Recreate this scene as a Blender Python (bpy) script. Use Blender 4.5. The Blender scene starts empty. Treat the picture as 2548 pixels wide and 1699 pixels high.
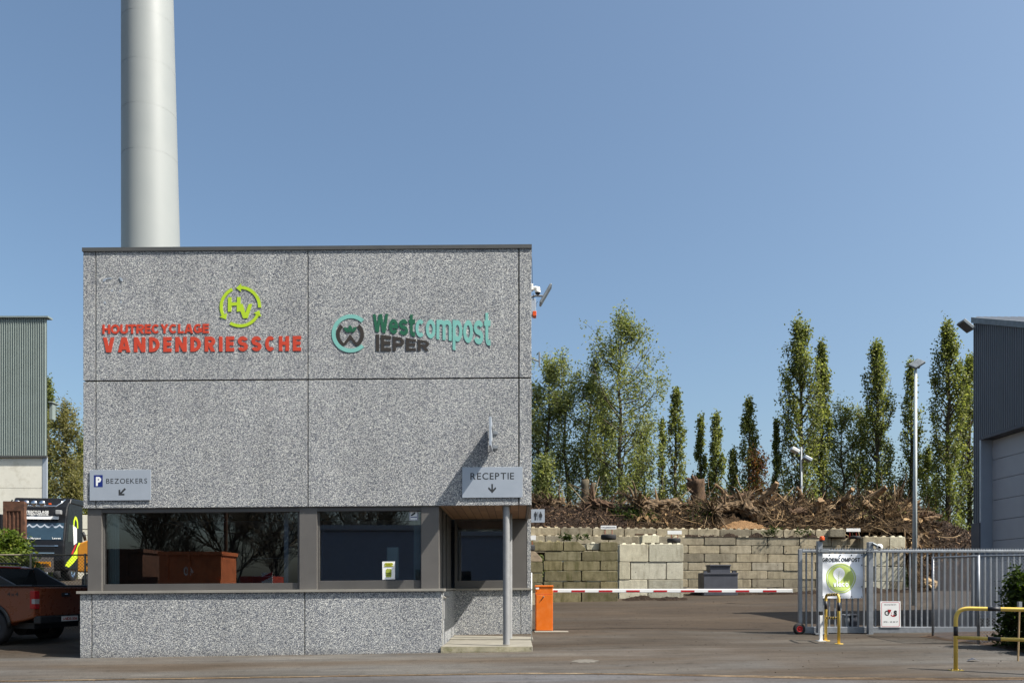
import bpy, math, random
import numpy as np
from mathutils import Vector, Matrix, noise
R = math.radians
random.seed(7); rng = np.random.default_rng(7)
S = bpy.context.scene
COL = S.collection

# ------------------------------------------------------------------ camera, sky, sun, exposure
EYE = 1.6
F = 2000.0            # focal length in pixels of the 2548 px wide photograph
SUN_AZ, SUN_EL = 67.5, 53.0     # degrees to the right of the facade normal, elevation
cam = bpy.data.cameras.new('camera'); camo = bpy.data.objects.new('camera', cam); COL.objects.link(camo)
cam.sensor_width = 36.0; cam.lens = 36.0*F/2548
cam.shift_x = -(1285-1274)/2548; cam.shift_y = (1460-849.5)/2548
cam.clip_start = 0.1; cam.clip_end = 5000
camo.location = (0, 0, EYE); camo.rotation_euler = (R(90), 0, 0)
S.camera = camo
w = bpy.data.worlds.new('World'); S.world = w; w.use_nodes = True
nt = w.node_tree; bg = nt.nodes['Background']
sky = nt.nodes.new('ShaderNodeTexSky'); sky.sky_type = 'NISHITA'; sky.sun_disc = False
sx_, sy_ = math.sin(R(SUN_AZ)), -math.cos(R(SUN_AZ))
sky.sun_elevation = R(SUN_EL); sky.sun_rotation = math.atan2(sx_, sy_)
sky.air_density = 1.0; sky.dust_density = 3.3; sky.ozone_density = 1.6
tn = nt.nodes.new('ShaderNodeMixRGB'); tn.blend_type = 'MULTIPLY'; tn.inputs[0].default_value = 1; tn.inputs[2].default_value = (.955, 1.045, 1.035, 1)
nt.links.new(sky.outputs[0], tn.inputs[1]); nt.links.new(tn.outputs[0], bg.inputs[0]); bg.inputs[1].default_value = 0.089
sl = bpy.data.lights.new('sun', 'SUN'); slo = bpy.data.objects.new('sun', sl); COL.objects.link(slo)
sl.energy = 5.0; sl.angle = R(0.5); sl.color = (1.0, 0.95, 0.87)
sd = Vector((sx_*math.cos(R(SUN_EL)), sy_*math.cos(R(SUN_EL)), math.sin(R(SUN_EL))))
slo.rotation_euler = sd.to_track_quat('Z', 'Y').to_euler(); slo.location = (20, -10, 30)
S.view_settings.view_transform = 'Standard'; S.view_settings.look = 'None'
S.view_settings.gamma = 1; S.view_settings.exposure = 0.9
S.cycles.max_bounces = 6; S.cycles.diffuse_bounces = 2; S.cycles.glossy_bounces = 3
S.cycles.transmission_bounces = 4; S.cycles.transparent_max_bounces = 12
S.cycles.caustics_reflective = False; S.cycles.caustics_refractive = False

# ------------------------------------------------------------------ helpers
def PX(px, Y): return (px-1285)*Y/F
def PZ(py, Y): return EYE-(py-1460)*Y/F
def P(px, py, Y): return Vector((PX(px, Y), Y, PZ(py, Y)))
def sm(t): t = max(0.0, min(1.0, t)); return t*t*(3-2*t)

def g(x, y):          # height of the ground: rises away from the road and to the right
    xx = max(-22.0, min(18.0, x))
    z = 0.015*(xx+9.8)
    if y < 6: h = 0.05*(6-18.2)
    elif y < 22: h = 0.05*(y-18.2)
    elif y < 42: h = 0.19+0.045*(y-22)
    else: h = 1.09
    z += h
    z -= 0.08*sm((y-17.5)/3)*(1-sm((y-22.5)/4))*sm((x-3)/4)
    z += 0.13*sm((-x-10)/1.2)*sm((y-18.4)/1.3)
    z += 1.0*sm((-x-11)/4)*sm((y-23)/13)
    return z

class MB:
    def __init__(s): s.v = []; s.f = []; s.m = []; s.cm = 0
    def add(s, vs, fs):
        b = len(s.v); s.v += [tuple(p) for p in vs]; s.f += [tuple(b+i for i in f) for f in fs]; s.m += [s.cm]*len(fs); return s
    def box(s, x0, x1, y0, y1, z0, z1, M=None):
        vs = [Vector((x, y, z)) for z in (z0, z1) for y in (y0, y1) for x in (x0, x1)]
        if M is not None: vs = [M @ p for p in vs]
        return s.add(vs, [(0, 2, 3, 1), (4, 5, 7, 6), (0, 1, 5, 4), (2, 6, 7, 3), (0, 4, 6, 2), (1, 3, 7, 5)])
    def taper(s, b, t, z0, z1):   # b,t = (x0,x1,y0,y1)
        vs = [(b[0], b[2], z0), (b[1], b[2], z0), (b[1], b[3], z0), (b[0], b[3], z0), (t[0], t[2], z1), (t[1], t[2], z1), (t[1], t[3], z1), (t[0], t[3], z1)]
        return s.add(vs, [(3, 2, 1, 0), (4, 5, 6, 7), (0, 1, 5, 4), (1, 2, 6, 5), (2, 3, 7, 6), (3, 0, 4, 7)])
    def tube(s, pts, rad, n=8, cap=True, closed=False):
        pts = [Vector(p) for p in pts]
        if not hasattr(rad, '__len__'): rad = [rad]*len(pts)
        rings = []; prev = None
        for i, p in enumerate(pts):
            a = pts[i-1] if (i > 0 or closed) else p
            c = pts[(i+1) % len(pts)] if (i < len(pts)-1 or closed) else p
            d = (c-a)
            if d.length < 1e-9: d = Vector((0, 0, 1))
            d.normalize()
            if prev is None:
                u = d.orthogonal().normalized()
            else:
                u = prev - d*prev.dot(d)
                if u.length < 1e-6: u = d.orthogonal()
                u.normalize()
            prev = u; wv = d.cross(u)
            rings.append([p+(u*math.cos(2*math.pi*k/n)+wv*math.sin(2*math.pi*k/n))*rad[i] for k in range(n)])
        vs = [q for r in rings for q in r]; fs = []
        L = len(pts)
        for i in range(L if closed else L-1):
            j = (i+1) % L
            for k in range(n): fs.append((i*n+k, i*n+(k+1) % n, j*n+(k+1) % n, j*n+k))
        if cap and not closed:
            fs.append(tuple(range(n-1, -1, -1))); fs.append(tuple((L-1)*n+k for k in range(n)))
        return s.add(vs, fs)
    def cyl(s, a, b, r0, r1=None, n=16): return s.tube([a, b], [r0, r0 if r1 is None else r1], n)
    def ring(s, c, axis, R_, r, n=24, m=8):
        c = Vector(c); ax = Vector(axis).normalized(); u = ax.orthogonal().normalized(); v = ax.cross(u)
        return s.tube([c+(u*math.cos(2*math.pi*k/n)+v*math.sin(2*math.pi*k/n))*R_ for k in range(n)], r, m, closed=True)
    def lathe(s, prof, c, axis, n=24):     # prof = [(radius, along)]
        c = Vector(c); ax = Vector(axis).normalized(); u = ax.orthogonal().normalized(); v = ax.cross(u)
        vs = [c+ax*h+(u*math.cos(2*math.pi*k/n)+v*math.sin(2*math.pi*k/n))*r for r, h in prof for k in range(n)]
        fs = [(i*n+k, i*n+(k+1) % n, (i+1)*n+(k+1) % n, (i+1)*n+k) for i in range(len(prof)-1) for k in range(n)]
        return s.add(vs, fs)
    def prism(s, poly, y0, y1, M=None):     # polygon in x,z extruded along y
        n = len(poly); vs = [Vector((x, y0, z)) for x, z in poly]+[Vector((x, y1, z)) for x, z in poly]
        if M is not None: vs = [M @ p for p in vs]
        return s.add(vs, [tuple(range(n)), tuple(range(2*n-1, n-1, -1))]+[(i, i+n, (i+1) % n+n, (i+1) % n) for i in range(n)])
    def sheet(s, fn, nu, nv):
        vs = [fn(i/(nu-1), j/(nv-1)) for j in range(nv) for i in range(nu)]
        return s.add(vs, [(j*nu+i, j*nu+i+1, (j+1)*nu+i+1, (j+1)*nu+i) for j in range(nv-1) for i in range(nu-1)])

ORG = {}
def link(o): COL.objects.link(o); return o
def props(o, label=None, cat=None, group=None, kind=None):
    if label: o['label'] = label
    if cat: o['category'] = cat
    if group: o['group'] = group
    if kind: o['kind'] = kind
    return o
def thing(name, label, cat, loc=(0, 0, 0), group=None, rz=0, kind=None):
    o = link(bpy.data.objects.new(name, None)); o.location = loc; o.rotation_euler = (0, 0, rz); o.empty_display_size = .2
    ORG[o.name] = Vector(loc); return props(o, label, cat, group, kind)
SHEAR = False
def shz(x, z): return z+0.0075*(x+4.7)
def mk(mb, name, mat, parent=None, local=False, smooth=False, bevel=0, label=None, loc=None, auto=None, shear=None):
    me = bpy.data.meshes.new(name)
    off = Vector((0, 0, 0))
    if parent is not None and not local: off = ORG[parent.name]
    if parent is None and loc is not None: off = Vector(loc)
    vs = mb.v
    if (SHEAR if shear is None else shear): vs = [(x, y, shz(x, z)) for x, y, z in vs]
    me.from_pydata([(x-off.x, y-off.y, z-off.z) for x, y, z in vs], [], mb.f)
    mats = mat if isinstance(mat, (list, tuple)) else [mat]
    for m in mats: me.materials.append(m)
    if len(mats) > 1: me.polygons.foreach_set('material_index', mb.m)
    if smooth: me.polygons.foreach_set('use_smooth', [True]*len(me.polygons))
    me.update()
    o = link(bpy.data.objects.new(name, me))
    if parent is not None:
        o.parent = parent; ORG[o.name] = off if not local else ORG[parent.name]
    elif loc is not None:
        o.location = loc; ORG[o.name] = Vector(loc)
    else: ORG[o.name] = Vector((0, 0, 0))
    if bevel:
        b = o.modifiers.new('bevel', 'BEVEL'); b.width = bevel; b.segments = 2; b.limit_method = 'ANGLE'; b.angle_limit = R(40)
    if auto is not None and smooth:
        try: me.set_sharp_from_angle(angle=R(auto))
        except Exception: pass
    if label: o['label'] = label
    return o
def box(name, mat, parent, x0, x1, y0, y1, z0, z1, **k): return mk(MB().box(x0, x1, y0, y1, z0, z1), name, mat, parent, **k)
def dup(o, loc=None, rz=None, label=None, parent=None):
    c = link(o.copy())
    if parent is not None: c.parent = parent
    if loc is not None: c.location = loc
    if rz is not None: c.rotation_euler = (0, 0, rz)
    if label: c['label'] = label
    for ch in o.children: dup(ch, parent=c)
    return c

# ------------------------------------------------------------------ materials
MATS = {}
def srgb(r, g_, b):
    f = lambda c: (c/255/12.92) if c <= 10 else ((c/255+.055)/1.055)**2.4
    return (f(r), f(g_), f(b))
def new_mat(name):
    m = bpy.data.materials.new(name); m.use_nodes = True
    return m, m.node_tree, m.node_tree.nodes['Principled BSDF']
def N(nt, t, **k):
    n = nt.nodes.new(t)
    for a, b in k.items():
        if a in n.bl_rna.properties.keys(): setattr(n, a, b)
        else: n.inputs[a].default_value = b
    return n
def coord(nt, scale=(1, 1, 1), kind='Object'):
    tc = nt.nodes.new('ShaderNodeTexCoord'); mp = nt.nodes.new('ShaderNodeMapping'); mp.inputs['Scale'].default_value = scale
    nt.links.new(tc.outputs[kind], mp.inputs[0]); return mp.outputs[0]
def ramp(nt, src, stops):
    r = nt.nodes.new('ShaderNodeValToRGB'); e = r.color_ramp.elements
    while len(e) < len(stops): e.new(0.5)
    for i, (p, c) in enumerate(stops):
        e[i].position = p; e[i].color = (*c, 1) if hasattr(c, '__len__') else (c, c, c, 1)
    nt.links.new(src, r.inputs[0]); return r.outputs[0]
def mix(nt, f, a, b, bt='MIX'):
    m = nt.nodes.new('ShaderNodeMixRGB'); m.blend_type = bt
    for i, s in zip((0, 1, 2), (f, a, b)):
        if isinstance(s, (int, float)): m.inputs[i].default_value = s
        elif isinstance(s, tuple): m.inputs[i].default_value = (*s, 1)
        else: nt.links.new(s, m.inputs[i])
    return m.outputs[0]
def noi(nt, vec, scale, detail=4, rough=.55, out='Fac'):
    n = nt.nodes.new('ShaderNodeTexNoise'); n.inputs['Scale'].default_value = scale; n.inputs['Detail'].default_value = detail
    n.inputs['Roughness'].default_value = rough; nt.links.new(vec, n.inputs['Vector']); return n.outputs[out]
def bump(nt, bs, h, strength=.3, dist=.02):
    b = nt.nodes.new('ShaderNodeBump'); b.inputs['Strength'].default_value = strength; b.inputs['Distance'].default_value = dist
    nt.links.new(h, b.inputs['Height']); nt.links.new(b.outputs[0], bs.inputs['Normal'])
def paint(name, col, rough=.5, metal=0, var=.12, scale=3, bumps=0, dirt=None, dirt_amt=.3, spec=.4, stretch=(1, 1, 1)):
    if name in MATS: return MATS[name]
    m, nt, bs = new_mat(name); v = coord(nt, stretch)
    n = noi(nt, v, scale, 5)
    lo = tuple(c*(1-var) for c in col); hi = tuple(min(1, c*(1+var)) for c in col)
    c = ramp(nt, n, [(.3, lo), (.7, hi)])
    if dirt:
        d = ramp(nt, noi(nt, v, scale*.6+1.3, 7, .7), [(.5, 0.), (.68, dirt_amt)])
        c = mix(nt, d, c, dirt)
    nt.links.new(c, bs.inputs['Base Color'])
    rr = ramp(nt, noi(nt, v, scale*2, 3), [(.3, max(0, rough-.08)), (.7, min(1, rough+.08))]); nt.links.new(rr, bs.inputs['Roughness'])
    bs.inputs['Metallic'].default_value = metal; bs.inputs['Specular IOR Level'].default_value = spec
    if bumps: bump(nt, bs, noi(nt, v, scale*8, 4), bumps, .01)
    MATS[name] = m; return m

def m_aggregate():
    m, nt, bs = new_mat('exposed_aggregate'); v = coord(nt)
    a = nt.nodes.new('ShaderNodeTexVoronoi'); a.inputs['Scale'].default_value = 74; nt.links.new(v, a.inputs['Vector'])
    b = nt.nodes.new('ShaderNodeTexVoronoi'); b.inputs['Scale'].default_value = 80; nt.links.new(v, b.inputs['Vector'])
    sep = nt.nodes.new('ShaderNodeSeparateColor'); nt.links.new(a.outputs['Color'], sep.inputs[0])
    base = ramp(nt, sep.outputs[0], [(0, srgb(74, 78, 88)), (.2, srgb(112, 116, 126)), (.5, srgb(154, 157, 160)), (.75, srgb(190, 190, 187)), (1, srgb(240, 239, 232))])
    gap = ramp(nt, a.outputs['Distance'], [(.45, 1.), (.8, .45)])
    c = mix(nt, 1, base, gap, 'MULTIPLY')
    vst = coord(nt, (2.2, 1, .16)); big = ramp(nt, mix(nt, .5, noi(nt, v, .7, 5), noi(nt, vst, 1.5, 5)), [(.38, .88), (.6, 1.04)])
    c = mix(nt, 1, c, big, 'MULTIPLY')
    # damp dirt band just above the pavement
    sp = nt.nodes.new('ShaderNodeSeparateXYZ'); geo = nt.nodes.new('ShaderNodeNewGeometry'); nt.links.new(geo.outputs['Position'], sp.inputs[0])
    mth = nt.nodes.new('ShaderNodeMath'); mth.operation = 'MULTIPLY_ADD'; mth.inputs[1].default_value = .35; nt.links.new(noi(nt, v, 1.3, 4), mth.inputs[0]); nt.links.new(sp.outputs[2], mth.inputs[2])
    dk = ramp(nt, mth.outputs[0], [(.12, .45), (.42, 0.)])
    c = mix(nt, dk, c, srgb(92, 88, 80))
    nt.links.new(c, bs.inputs['Base Color']); bs.inputs['Roughness'].default_value = .75; bs.inputs['Specular IOR Level'].default_value = .35
    bump(nt, bs, ramp(nt, a.outputs['Distance'], [(0, 1.), (.8, 0.)]), 1.0, .012)
    return m
AGG = m_aggregate()

def m_ground(name, stops, dirt, dirt_thr=(.45, .65), scale=.35, stretch=(.25, 1.6, 1), fine=90, bs_=.25, yfade=None, tracks=False):
    m, nt, bs = new_mat(name); v = coord(nt, stretch); v2 = coord(nt)
    base = ramp(nt, noi(nt, v, scale*3, 8, .65), stops)
    d = ramp(nt, noi(nt, v, scale, 7, .62), [(dirt_thr[0], 0.), (dirt_thr[1], .85)])
    if yfade:
        sp = nt.nodes.new('ShaderNodeSeparateXYZ'); geo = nt.nodes.new('ShaderNodeNewGeometry'); nt.links.new(geo.outputs['Position'], sp.inputs[0])
        mr = nt.nodes.new('ShaderNodeMapRange'); mr.inputs[1].default_value = yfade[0]; mr.inputs[2].default_value = yfade[1]
        ad = nt.nodes.new('ShaderNodeMath'); ad.operation = 'MULTIPLY_ADD'; ad.inputs[1].default_value = 1.6; nt.links.new(noi(nt, v2, .35, 4), ad.inputs[0]); nt.links.new(sp.outputs[1], ad.inputs[2])
        nt.links.new(ad.outputs[0], mr.inputs[0])
        d = mix(nt, 1, d, mr.outputs[0], 'LIGHTEN') if False else mix(nt, mr.outputs[0], d, mix(nt, .7, d, (1, 1, 1)))
    # dirt tracked out of the yard by lorries: a slanting brown swath
    s2 = nt.nodes.new('ShaderNodeSeparateXYZ'); g2 = nt.nodes.new('ShaderNodeNewGeometry'); nt.links.new(g2.outputs['Position'], s2.inputs[0])
    def M_(op, a_, b_=0.0):
        q_ = nt.nodes.new('ShaderNodeMath'); q_.operation = op
        for i_, v_ in enumerate((a_, b_)):
            if isinstance(v_, (int, float)): q_.inputs[i_].default_value = v_
            else: nt.links.new(v_, q_.inputs[i_])
        return q_.outputs[0]
    dx_ = M_('SUBTRACT', s2.outputs[0], M_('ADD', M_('MULTIPLY', M_('SUBTRACT', 22.0, s2.outputs[1]), .42), 3.4))
    wob_ = M_('MULTIPLY', M_('SUBTRACT', noi(nt, coord(nt, (.4, 1, 1)), .9, 6), .5), 3.0)
    sw_ = M_('ABSOLUTE', M_('ADD', dx_, wob_)); sw_ = ramp(nt, M_('DIVIDE', sw_, 4.0), [(.10, .6), (.5, 0.)])
    d = mix(nt, 1, d, sw_, 'LIGHTEN')
    c = mix(nt, d, base, dirt)
    spk = ramp(nt, noi(nt, v2, fine*.45, 4, .8), [(.32, .6), (.5, 1.), (.68, 1.45)])
    c = mix(nt, 1, c, spk, 'MULTIPLY')
    lg = ramp(nt, noi(nt, coord(nt, (.5, 1, 1)), .22, 5, .6), [(.38, (.74, .69, .62)), (.50, (1, 1, 1)), (.62, (1.3, 1.3, 1.28))]); c = mix(nt, 1, c, lg, 'MULTIPLY')
    blot = ramp(nt, noi(nt, v2, 3.1, 6, .7), [(.56, 1.), (.70, .6)])
    c = mix(nt, 1, c, blot, 'MULTIPLY')
    nt.links.new(c, bs.inputs['Base Color']); bs.inputs['Roughness'].default_value = .9; bs.inputs['Specular IOR Level'].default_value = .25
    vv = coord(nt, (.22, 2.2, 1)); stk = ramp(nt, noi(nt, vv, 1.6, 10, .72), [(.36, .74), (.47, .96), (.54, 1.02), (.64, 1.25), (.70, 1.5)]); c2 = mix(nt, 1, c, stk, 'MULTIPLY'); nt.links.new(c2, bs.inputs['Base Color'])
    h = mix(nt, .5, noi(nt, v2, 40, 4), noi(nt, v, 4, 6))
    bump(nt, bs, h, bs_, .02); MATS[name] = m; return m
YARD = m_ground('yard_surface', [(.3, srgb(63, 60, 55)), (.7, srgb(78, 73, 67))], srgb(54, 44, 33), (.38, .58), yfade=(22.6, 23.8))
PAVE = m_ground('pavement_asphalt', [(.3, srgb(66, 64, 62)), (.7, srgb(86, 83, 79))], srgb(67, 57, 46), (.42, .62))
ROADM = m_ground('road_asphalt', [(.3, srgb(67, 67, 71)), (.7, srgb(86, 85, 86))], srgb(73, 64, 56), (.52, .7))
GRAV = m_ground('gutter_gravel', [(.3, srgb(84, 70, 56)), (.7, srgb(128, 110, 88))], srgb(70, 56, 44), stretch=(1, 1, 1), fine=30, bs_=.8)
SAND = m_ground('dry_sand', [(.3, srgb(112, 100, 82)), (.7, srgb(150, 136, 112))], srgb(92, 78, 62), stretch=(1, 1, 1), fine=30, bs_=.6)
SOIL = m_ground('soil', [(.3, srgb(40, 31, 24)), (.7, srgb(72, 57, 45))], srgb(96, 78, 60), (.55, .75), scale=2, stretch=(1, 1, 1), fine=25, bs_=1)

def m_heap(name, stops, scale=6, b=1.0):
    m, nt, bs = new_mat(name); v = coord(nt)
    c = ramp(nt, noi(nt, v, scale, 8, .75), stops)
    nt.links.new(c, bs.inputs['Base Color']); bs.inputs['Roughness'].default_value = .95; bs.inputs['Specular IOR Level'].default_value = .15
    bump(nt, bs, noi(nt, v, scale*2.2, 8, .8), b, .12); return m
COMPOST = m_heap('dark_compost', [(.35, srgb(26, 20, 16)), (.55, srgb(52, 41, 32)), (.75, srgb(84, 68, 54))])
BRUSHM = m_heap('brush_mass', [(.35, srgb(34, 26, 18)), (.55, srgb(70, 55, 39)), (.78, srgb(116, 94, 68))], 7)
CHIPM = m_heap('wood_chips', [(.35, srgb(104, 78, 52)), (.55, srgb(150, 118, 84)), (.75, srgb(188, 156, 116))], 14)

def island_mat(name, stops, rough=.8, transl=None, spec=.2):
    m, nt, bs = new_mat(name); geo = nt.nodes.new('ShaderNodeNewGeometry')
    c = ramp(nt, geo.outputs['Random Per Island'], stops); nt.links.new(c, bs.inputs['Base Color'])
    bs.inputs['Roughness'].default_value = rough; bs.inputs['Specular IOR Level'].default_value = spec
    if transl:
        tr = nt.nodes.new('ShaderNodeBsdfTranslucent'); nt.links.new(mix(nt, 1, c, transl, 'MULTIPLY'), tr.inputs[0])
        mx = nt.nodes.new('ShaderNodeMixShader'); mx.inputs[0].default_value = .5
        nt.links.new(bs.outputs[0], mx.inputs[1]); nt.links.new(tr.outputs[0], mx.inputs[2])
        nt.links.new(mx.outputs[0], nt.nodes['Material Output'].inputs[0])
    return m
LEAF_POP = island_mat('poplar_leaves', [(0, srgb(76, 86, 46)), (.5, srgb(108, 116, 62)), (1, srgb(146, 148, 88))], .55, (1.25, 1.28, .8), .35)
LEAF_WIL = island_mat('willow_leaves', [(0, srgb(92, 102, 62)), (.5, srgb(122, 130, 80)), (1, srgb(156, 158, 104))], .6, (1.28, 1.3, .85), .3)
LEAF_YEL = island_mat('young_willow_leaves', [(0, srgb(88, 98, 54)), (.5, srgb(116, 124, 70)), (1, srgb(148, 150, 96))], .6, (1.2, 1.22, .8), .3)
LEAF_BIR = island_mat('pale_leaves', [(0, srgb(92, 92, 53)), (.5, srgb(120, 117, 72)), (1, srgb(147, 140, 94))], .6, (1.2, 1.2, .7), .3)
LEAF_DRY = island_mat('withered_leaves', [(0, srgb(65, 41, 25)), (.5, srgb(97, 65, 41)), (1, srgb(76, 80, 38))], .7, (1.2, 1.1, .8))
LEAF_CON = island_mat('conifer_leaves', [(0, srgb(28, 40, 18)), (.5, srgb(47, 63, 25)), (1, srgb(74, 86, 37))], .6, (1.1, 1.2, .6))
LEAF_LIM = island_mat('bright_shrub_leaves', [(0, srgb(56, 73, 28)), (.5, srgb(89, 107, 40)), (1, srgb(120, 128, 57))], .6, (1.1, 1.2, .6))
STICK = island_mat('sticks', [(0, srgb(34, 27, 20)), (.4, srgb(68, 54, 40)), (.7, srgb(100, 82, 60)), (.9, srgb(150, 124, 92)), (1, srgb(196, 170, 132))])
BARK = paint('tree_bark', srgb(78, 70, 56), .95, var=.35, scale=4, bumps=.6)
BARKD = paint('stump_bark', srgb(84, 64, 47), .95, var=.45, scale=5, bumps=1, dirt=srgb(50, 38, 30), dirt_amt=.8)
BARKR = paint('raw_wood', srgb(98, 80, 58), .9, var=.6, scale=6, bumps=1, dirt=srgb(46, 35, 26), dirt_amt=.95)
WOODT = paint('torn_wood', srgb(128, 104, 76), .9, var=.5, scale=7, bumps=1, dirt=srgb(56, 42, 30), dirt_amt=.9)
CUT = paint('cut_wood', srgb(168, 142, 106), .9, var=.2, scale=8)

def m_block(name, a, b, moss, moss_amt):
    m, nt, bs = new_mat(name); v = coord(nt); oi = nt.nodes.new('ShaderNodeObjectInfo')
    ad = nt.nodes.new('ShaderNodeVectorMath'); ad.operation = 'ADD'
    sc = nt.nodes.new('ShaderNodeVectorMath'); sc.operation = 'SCALE'; sc.inputs['Scale'].default_value = 1.0
    geo = nt.nodes.new('ShaderNodeNewGeometry'); nt.links.new(geo.outputs['Position'], ad.inputs[0])
    cb = nt.nodes.new('ShaderNodeCombineXYZ'); ml = nt.nodes.new('ShaderNodeMath'); ml.operation = 'MULTIPLY'; ml.inputs[1].default_value = 40
    nt.links.new(oi.outputs['Random'], ml.inputs[0]); nt.links.new(ml.outputs[0], cb.inputs[1]); nt.links.new(cb.outputs[0], ad.inputs[1])
    V = ad.outputs[0]
    c = ramp(nt, noi(nt, V, 2.2, 8, .65), [(.3, a), (.7, b)])
    tint = ramp(nt, oi.outputs['Random'], [(0, (.70, .68, .64)), (.3, (.95, .93, .88)), (.6, (1.12, 1.09, 1.0)), (.85, (1.24, 1.17, 1.04)), (1, (1.15, 1.15, 1.15))])
    c = mix(nt, 1, c, tint, 'MULTIPLY')
    # streaks running down
    vs = nt.nodes.new('ShaderNodeMapping'); vs.inputs['Scale'].default_value = (3.2, 1, .5); nt.links.new(V, vs.inputs[0])
    st = ramp(nt, noi(nt, vs.outputs[0], 1.6, 6, .6), [(.5, 0.), (.72, moss_amt)])
    c = mix(nt, st, c, moss)
    c = mix(nt, 1, c, ramp(nt, noi(nt, V, 26, 5, .7), [(.3, .82), (.7, 1.12)]), 'MULTIPLY')
    pk = nt.nodes.new('ShaderNodeTexVoronoi'); pk.inputs['Scale'].default_value = 3.2; nt.links.new(V, pk.inputs['Vector']); c = mix(nt, 1, c, ramp(nt, pk.outputs['Distance'], [(.05, .35), (.10, 1.)]), 'MULTIPLY')
    nt.links.new(c, bs.inputs['Base Color']); bs.inputs['Roughness'].default_value = .92; bs.inputs['Specular IOR Level'].default_value = .2
    bump(nt, bs, noi(nt, V, 18, 6, .7), .5, .03); return m
BLK = m_block('weathered_concrete', srgb(130, 123, 107), srgb(170, 162, 144), srgb(82, 71, 56), .55)
BLKM = m_block('mossy_concrete', srgb(94, 89, 68), srgb(134, 127, 102), srgb(74, 73, 38), .85)
BLKL = m_block('pale_concrete', srgb(164, 161, 147), srgb(194, 192, 178), srgb(112, 102, 82), .5)
RUBBLE = paint('broken_concrete', srgb(150, 134, 112), .95, var=.3, scale=6, bumps=1)

GREY = paint('grey_cladding', srgb(92, 89, 86), .5, var=.05, scale=2)
GREYD = paint('dark_frame', srgb(80, 78, 76), .5, var=.05, scale=2)
FLASH = paint('roof_flashing', srgb(78, 78, 76), .45, var=.06)
SILL = paint('sill_metal', srgb(134, 130, 122), .5, var=.08)
JOINT = paint('joint_sealant', srgb(92, 90, 78), .8, var=.1)
CONC = paint('step_concrete', srgb(124, 120, 110), .9, var=.12, scale=3, bumps=.3, dirt=srgb(102, 97, 76), dirt_amt=.4)
CONCM = paint('mossy_step_edge', srgb(132, 126, 106), .95, var=.25, scale=4, bumps=.8, dirt=srgb(84, 84, 50), dirt_amt=.85)
def m_soffit():
    m, nt, bs = new_mat('timber_soffit'); v = coord(nt)
    br = nt.nodes.new('ShaderNodeTexBrick'); nt.links.new(v, br.inputs['Vector']); br.inputs['Scale'].default_value = 1
    rot = nt.nodes.new('ShaderNodeMapping'); rot.inputs['Rotation'].default_value = (0, 0, R(90)); nt.links.new(v, rot.inputs[0]); nt.links.new(rot.outputs[0], br.inputs['Vector'])
    br.inputs['Color1'].default_value = (*srgb(150, 118, 90), 1); br.inputs['Color2'].default_value = (*srgb(130, 100, 76), 1); br.inputs['Mortar'].default_value = (*srgb(60, 44, 32), 1)
    br.inputs['Brick Width'].default_value = 1.6; br.inputs['Row Height'].default_value = .19; br.inputs['Mortar Size'].default_value = .008
    c = mix(nt, 1, br.outputs[0], ramp(nt, noi(nt, v, 5, 5), [(.3, .85), (.7, 1.1)]), 'MULTIPLY')
    nt.links.new(c, bs.inputs['Base Color']); bs.inputs['Roughness'].default_value = .7; return m
WOODS = m_soffit()
STEELC = paint('column_steel', srgb(140, 140, 140), .45, metal=.1, var=.08, scale=6)
GALV = paint('galvanised_steel', srgb(134, 138, 143), .5, metal=.45, var=.16, scale=9)
GALVD = paint('dull_galvanised', srgb(118, 124, 128), .55, metal=.3, var=.2, scale=7)
SIGNP = paint('sign_aluminium', srgb(164, 171, 180), .4, metal=.25, var=.03)
DARKT = paint('dark_lettering', srgb(48, 50, 52), .5, var=.03)
BLACK = paint('black_plastic', srgb(26, 27, 29), .5, var=.15)
RUBBER = paint('tyre_rubber', srgb(34, 34, 36), .8, var=.2, scale=8)
WHITE = paint('white_paint', srgb(226, 226, 224), .45, var=.04)
WHITEP = paint('white_plastic', srgb(222, 222, 218), .4, var=.04)
YEL = paint('yellow_paint', srgb(216, 184, 89), .4, var=.07, scale=5, dirt=srgb(158, 121, 56), dirt_amt=.3)
YELB = paint('black_band', srgb(34, 34, 38), .5, var=.1)
RED = paint('red_paint', srgb(168, 28, 34), .45, var=.08)
REDL = paint('red_lettering', srgb(190, 66, 42), .45, var=.04)
LIME = paint('lime_lettering', srgb(172, 200, 40), .45, var=.04)
TEAL = paint('teal_lettering', srgb(120, 178, 168), .45, var=.04)
DGREEN = paint('green_lettering', srgb(34, 92, 66), .45, var=.04)
DBROWN = paint('brown_lettering', srgb(52, 46, 40), .5, var=.04)
NAVY = paint('navy_blue', srgb(24, 42, 110), .45, var=.04)
ORANGE = paint('orange_paint', srgb(210, 104, 22), .42, var=.06, scale=4, dirt=srgb(214, 158, 102), dirt_amt=.25)
ORANGEC = paint('orange_container_paint', srgb(206, 118, 72), .6, var=.15, scale=2, dirt=srgb(110, 52, 30), dirt_amt=.6)
AMBER = paint('amber_lens', srgb(206, 78, 20), .25, var=.1)
TOWERM = paint('tower_paint', srgb(142, 146, 145), .5, var=.02, scale=.2)
TOWERS = paint('tower_seam', srgb(147, 151, 149), .5, var=.02)
CREAM = paint('cream_concrete', srgb(216, 212, 198), .85, var=.06, scale=.8, dirt=srgb(158, 149, 126), dirt_amt=.35)
CABLK = paint('black_truck_paint', srgb(20, 20, 22), .35, var=.1, spec=.35)
CHROME = paint('chrome', srgb(210, 212, 216), .15, metal=1, var=.05)
LIMES = paint('lime_stripe', srgb(196, 220, 40), .4, var=.04)
PICKP = paint('copper_car_paint', srgb(104, 52, 26), .3, metal=.1, var=.02, spec=.6)
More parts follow.
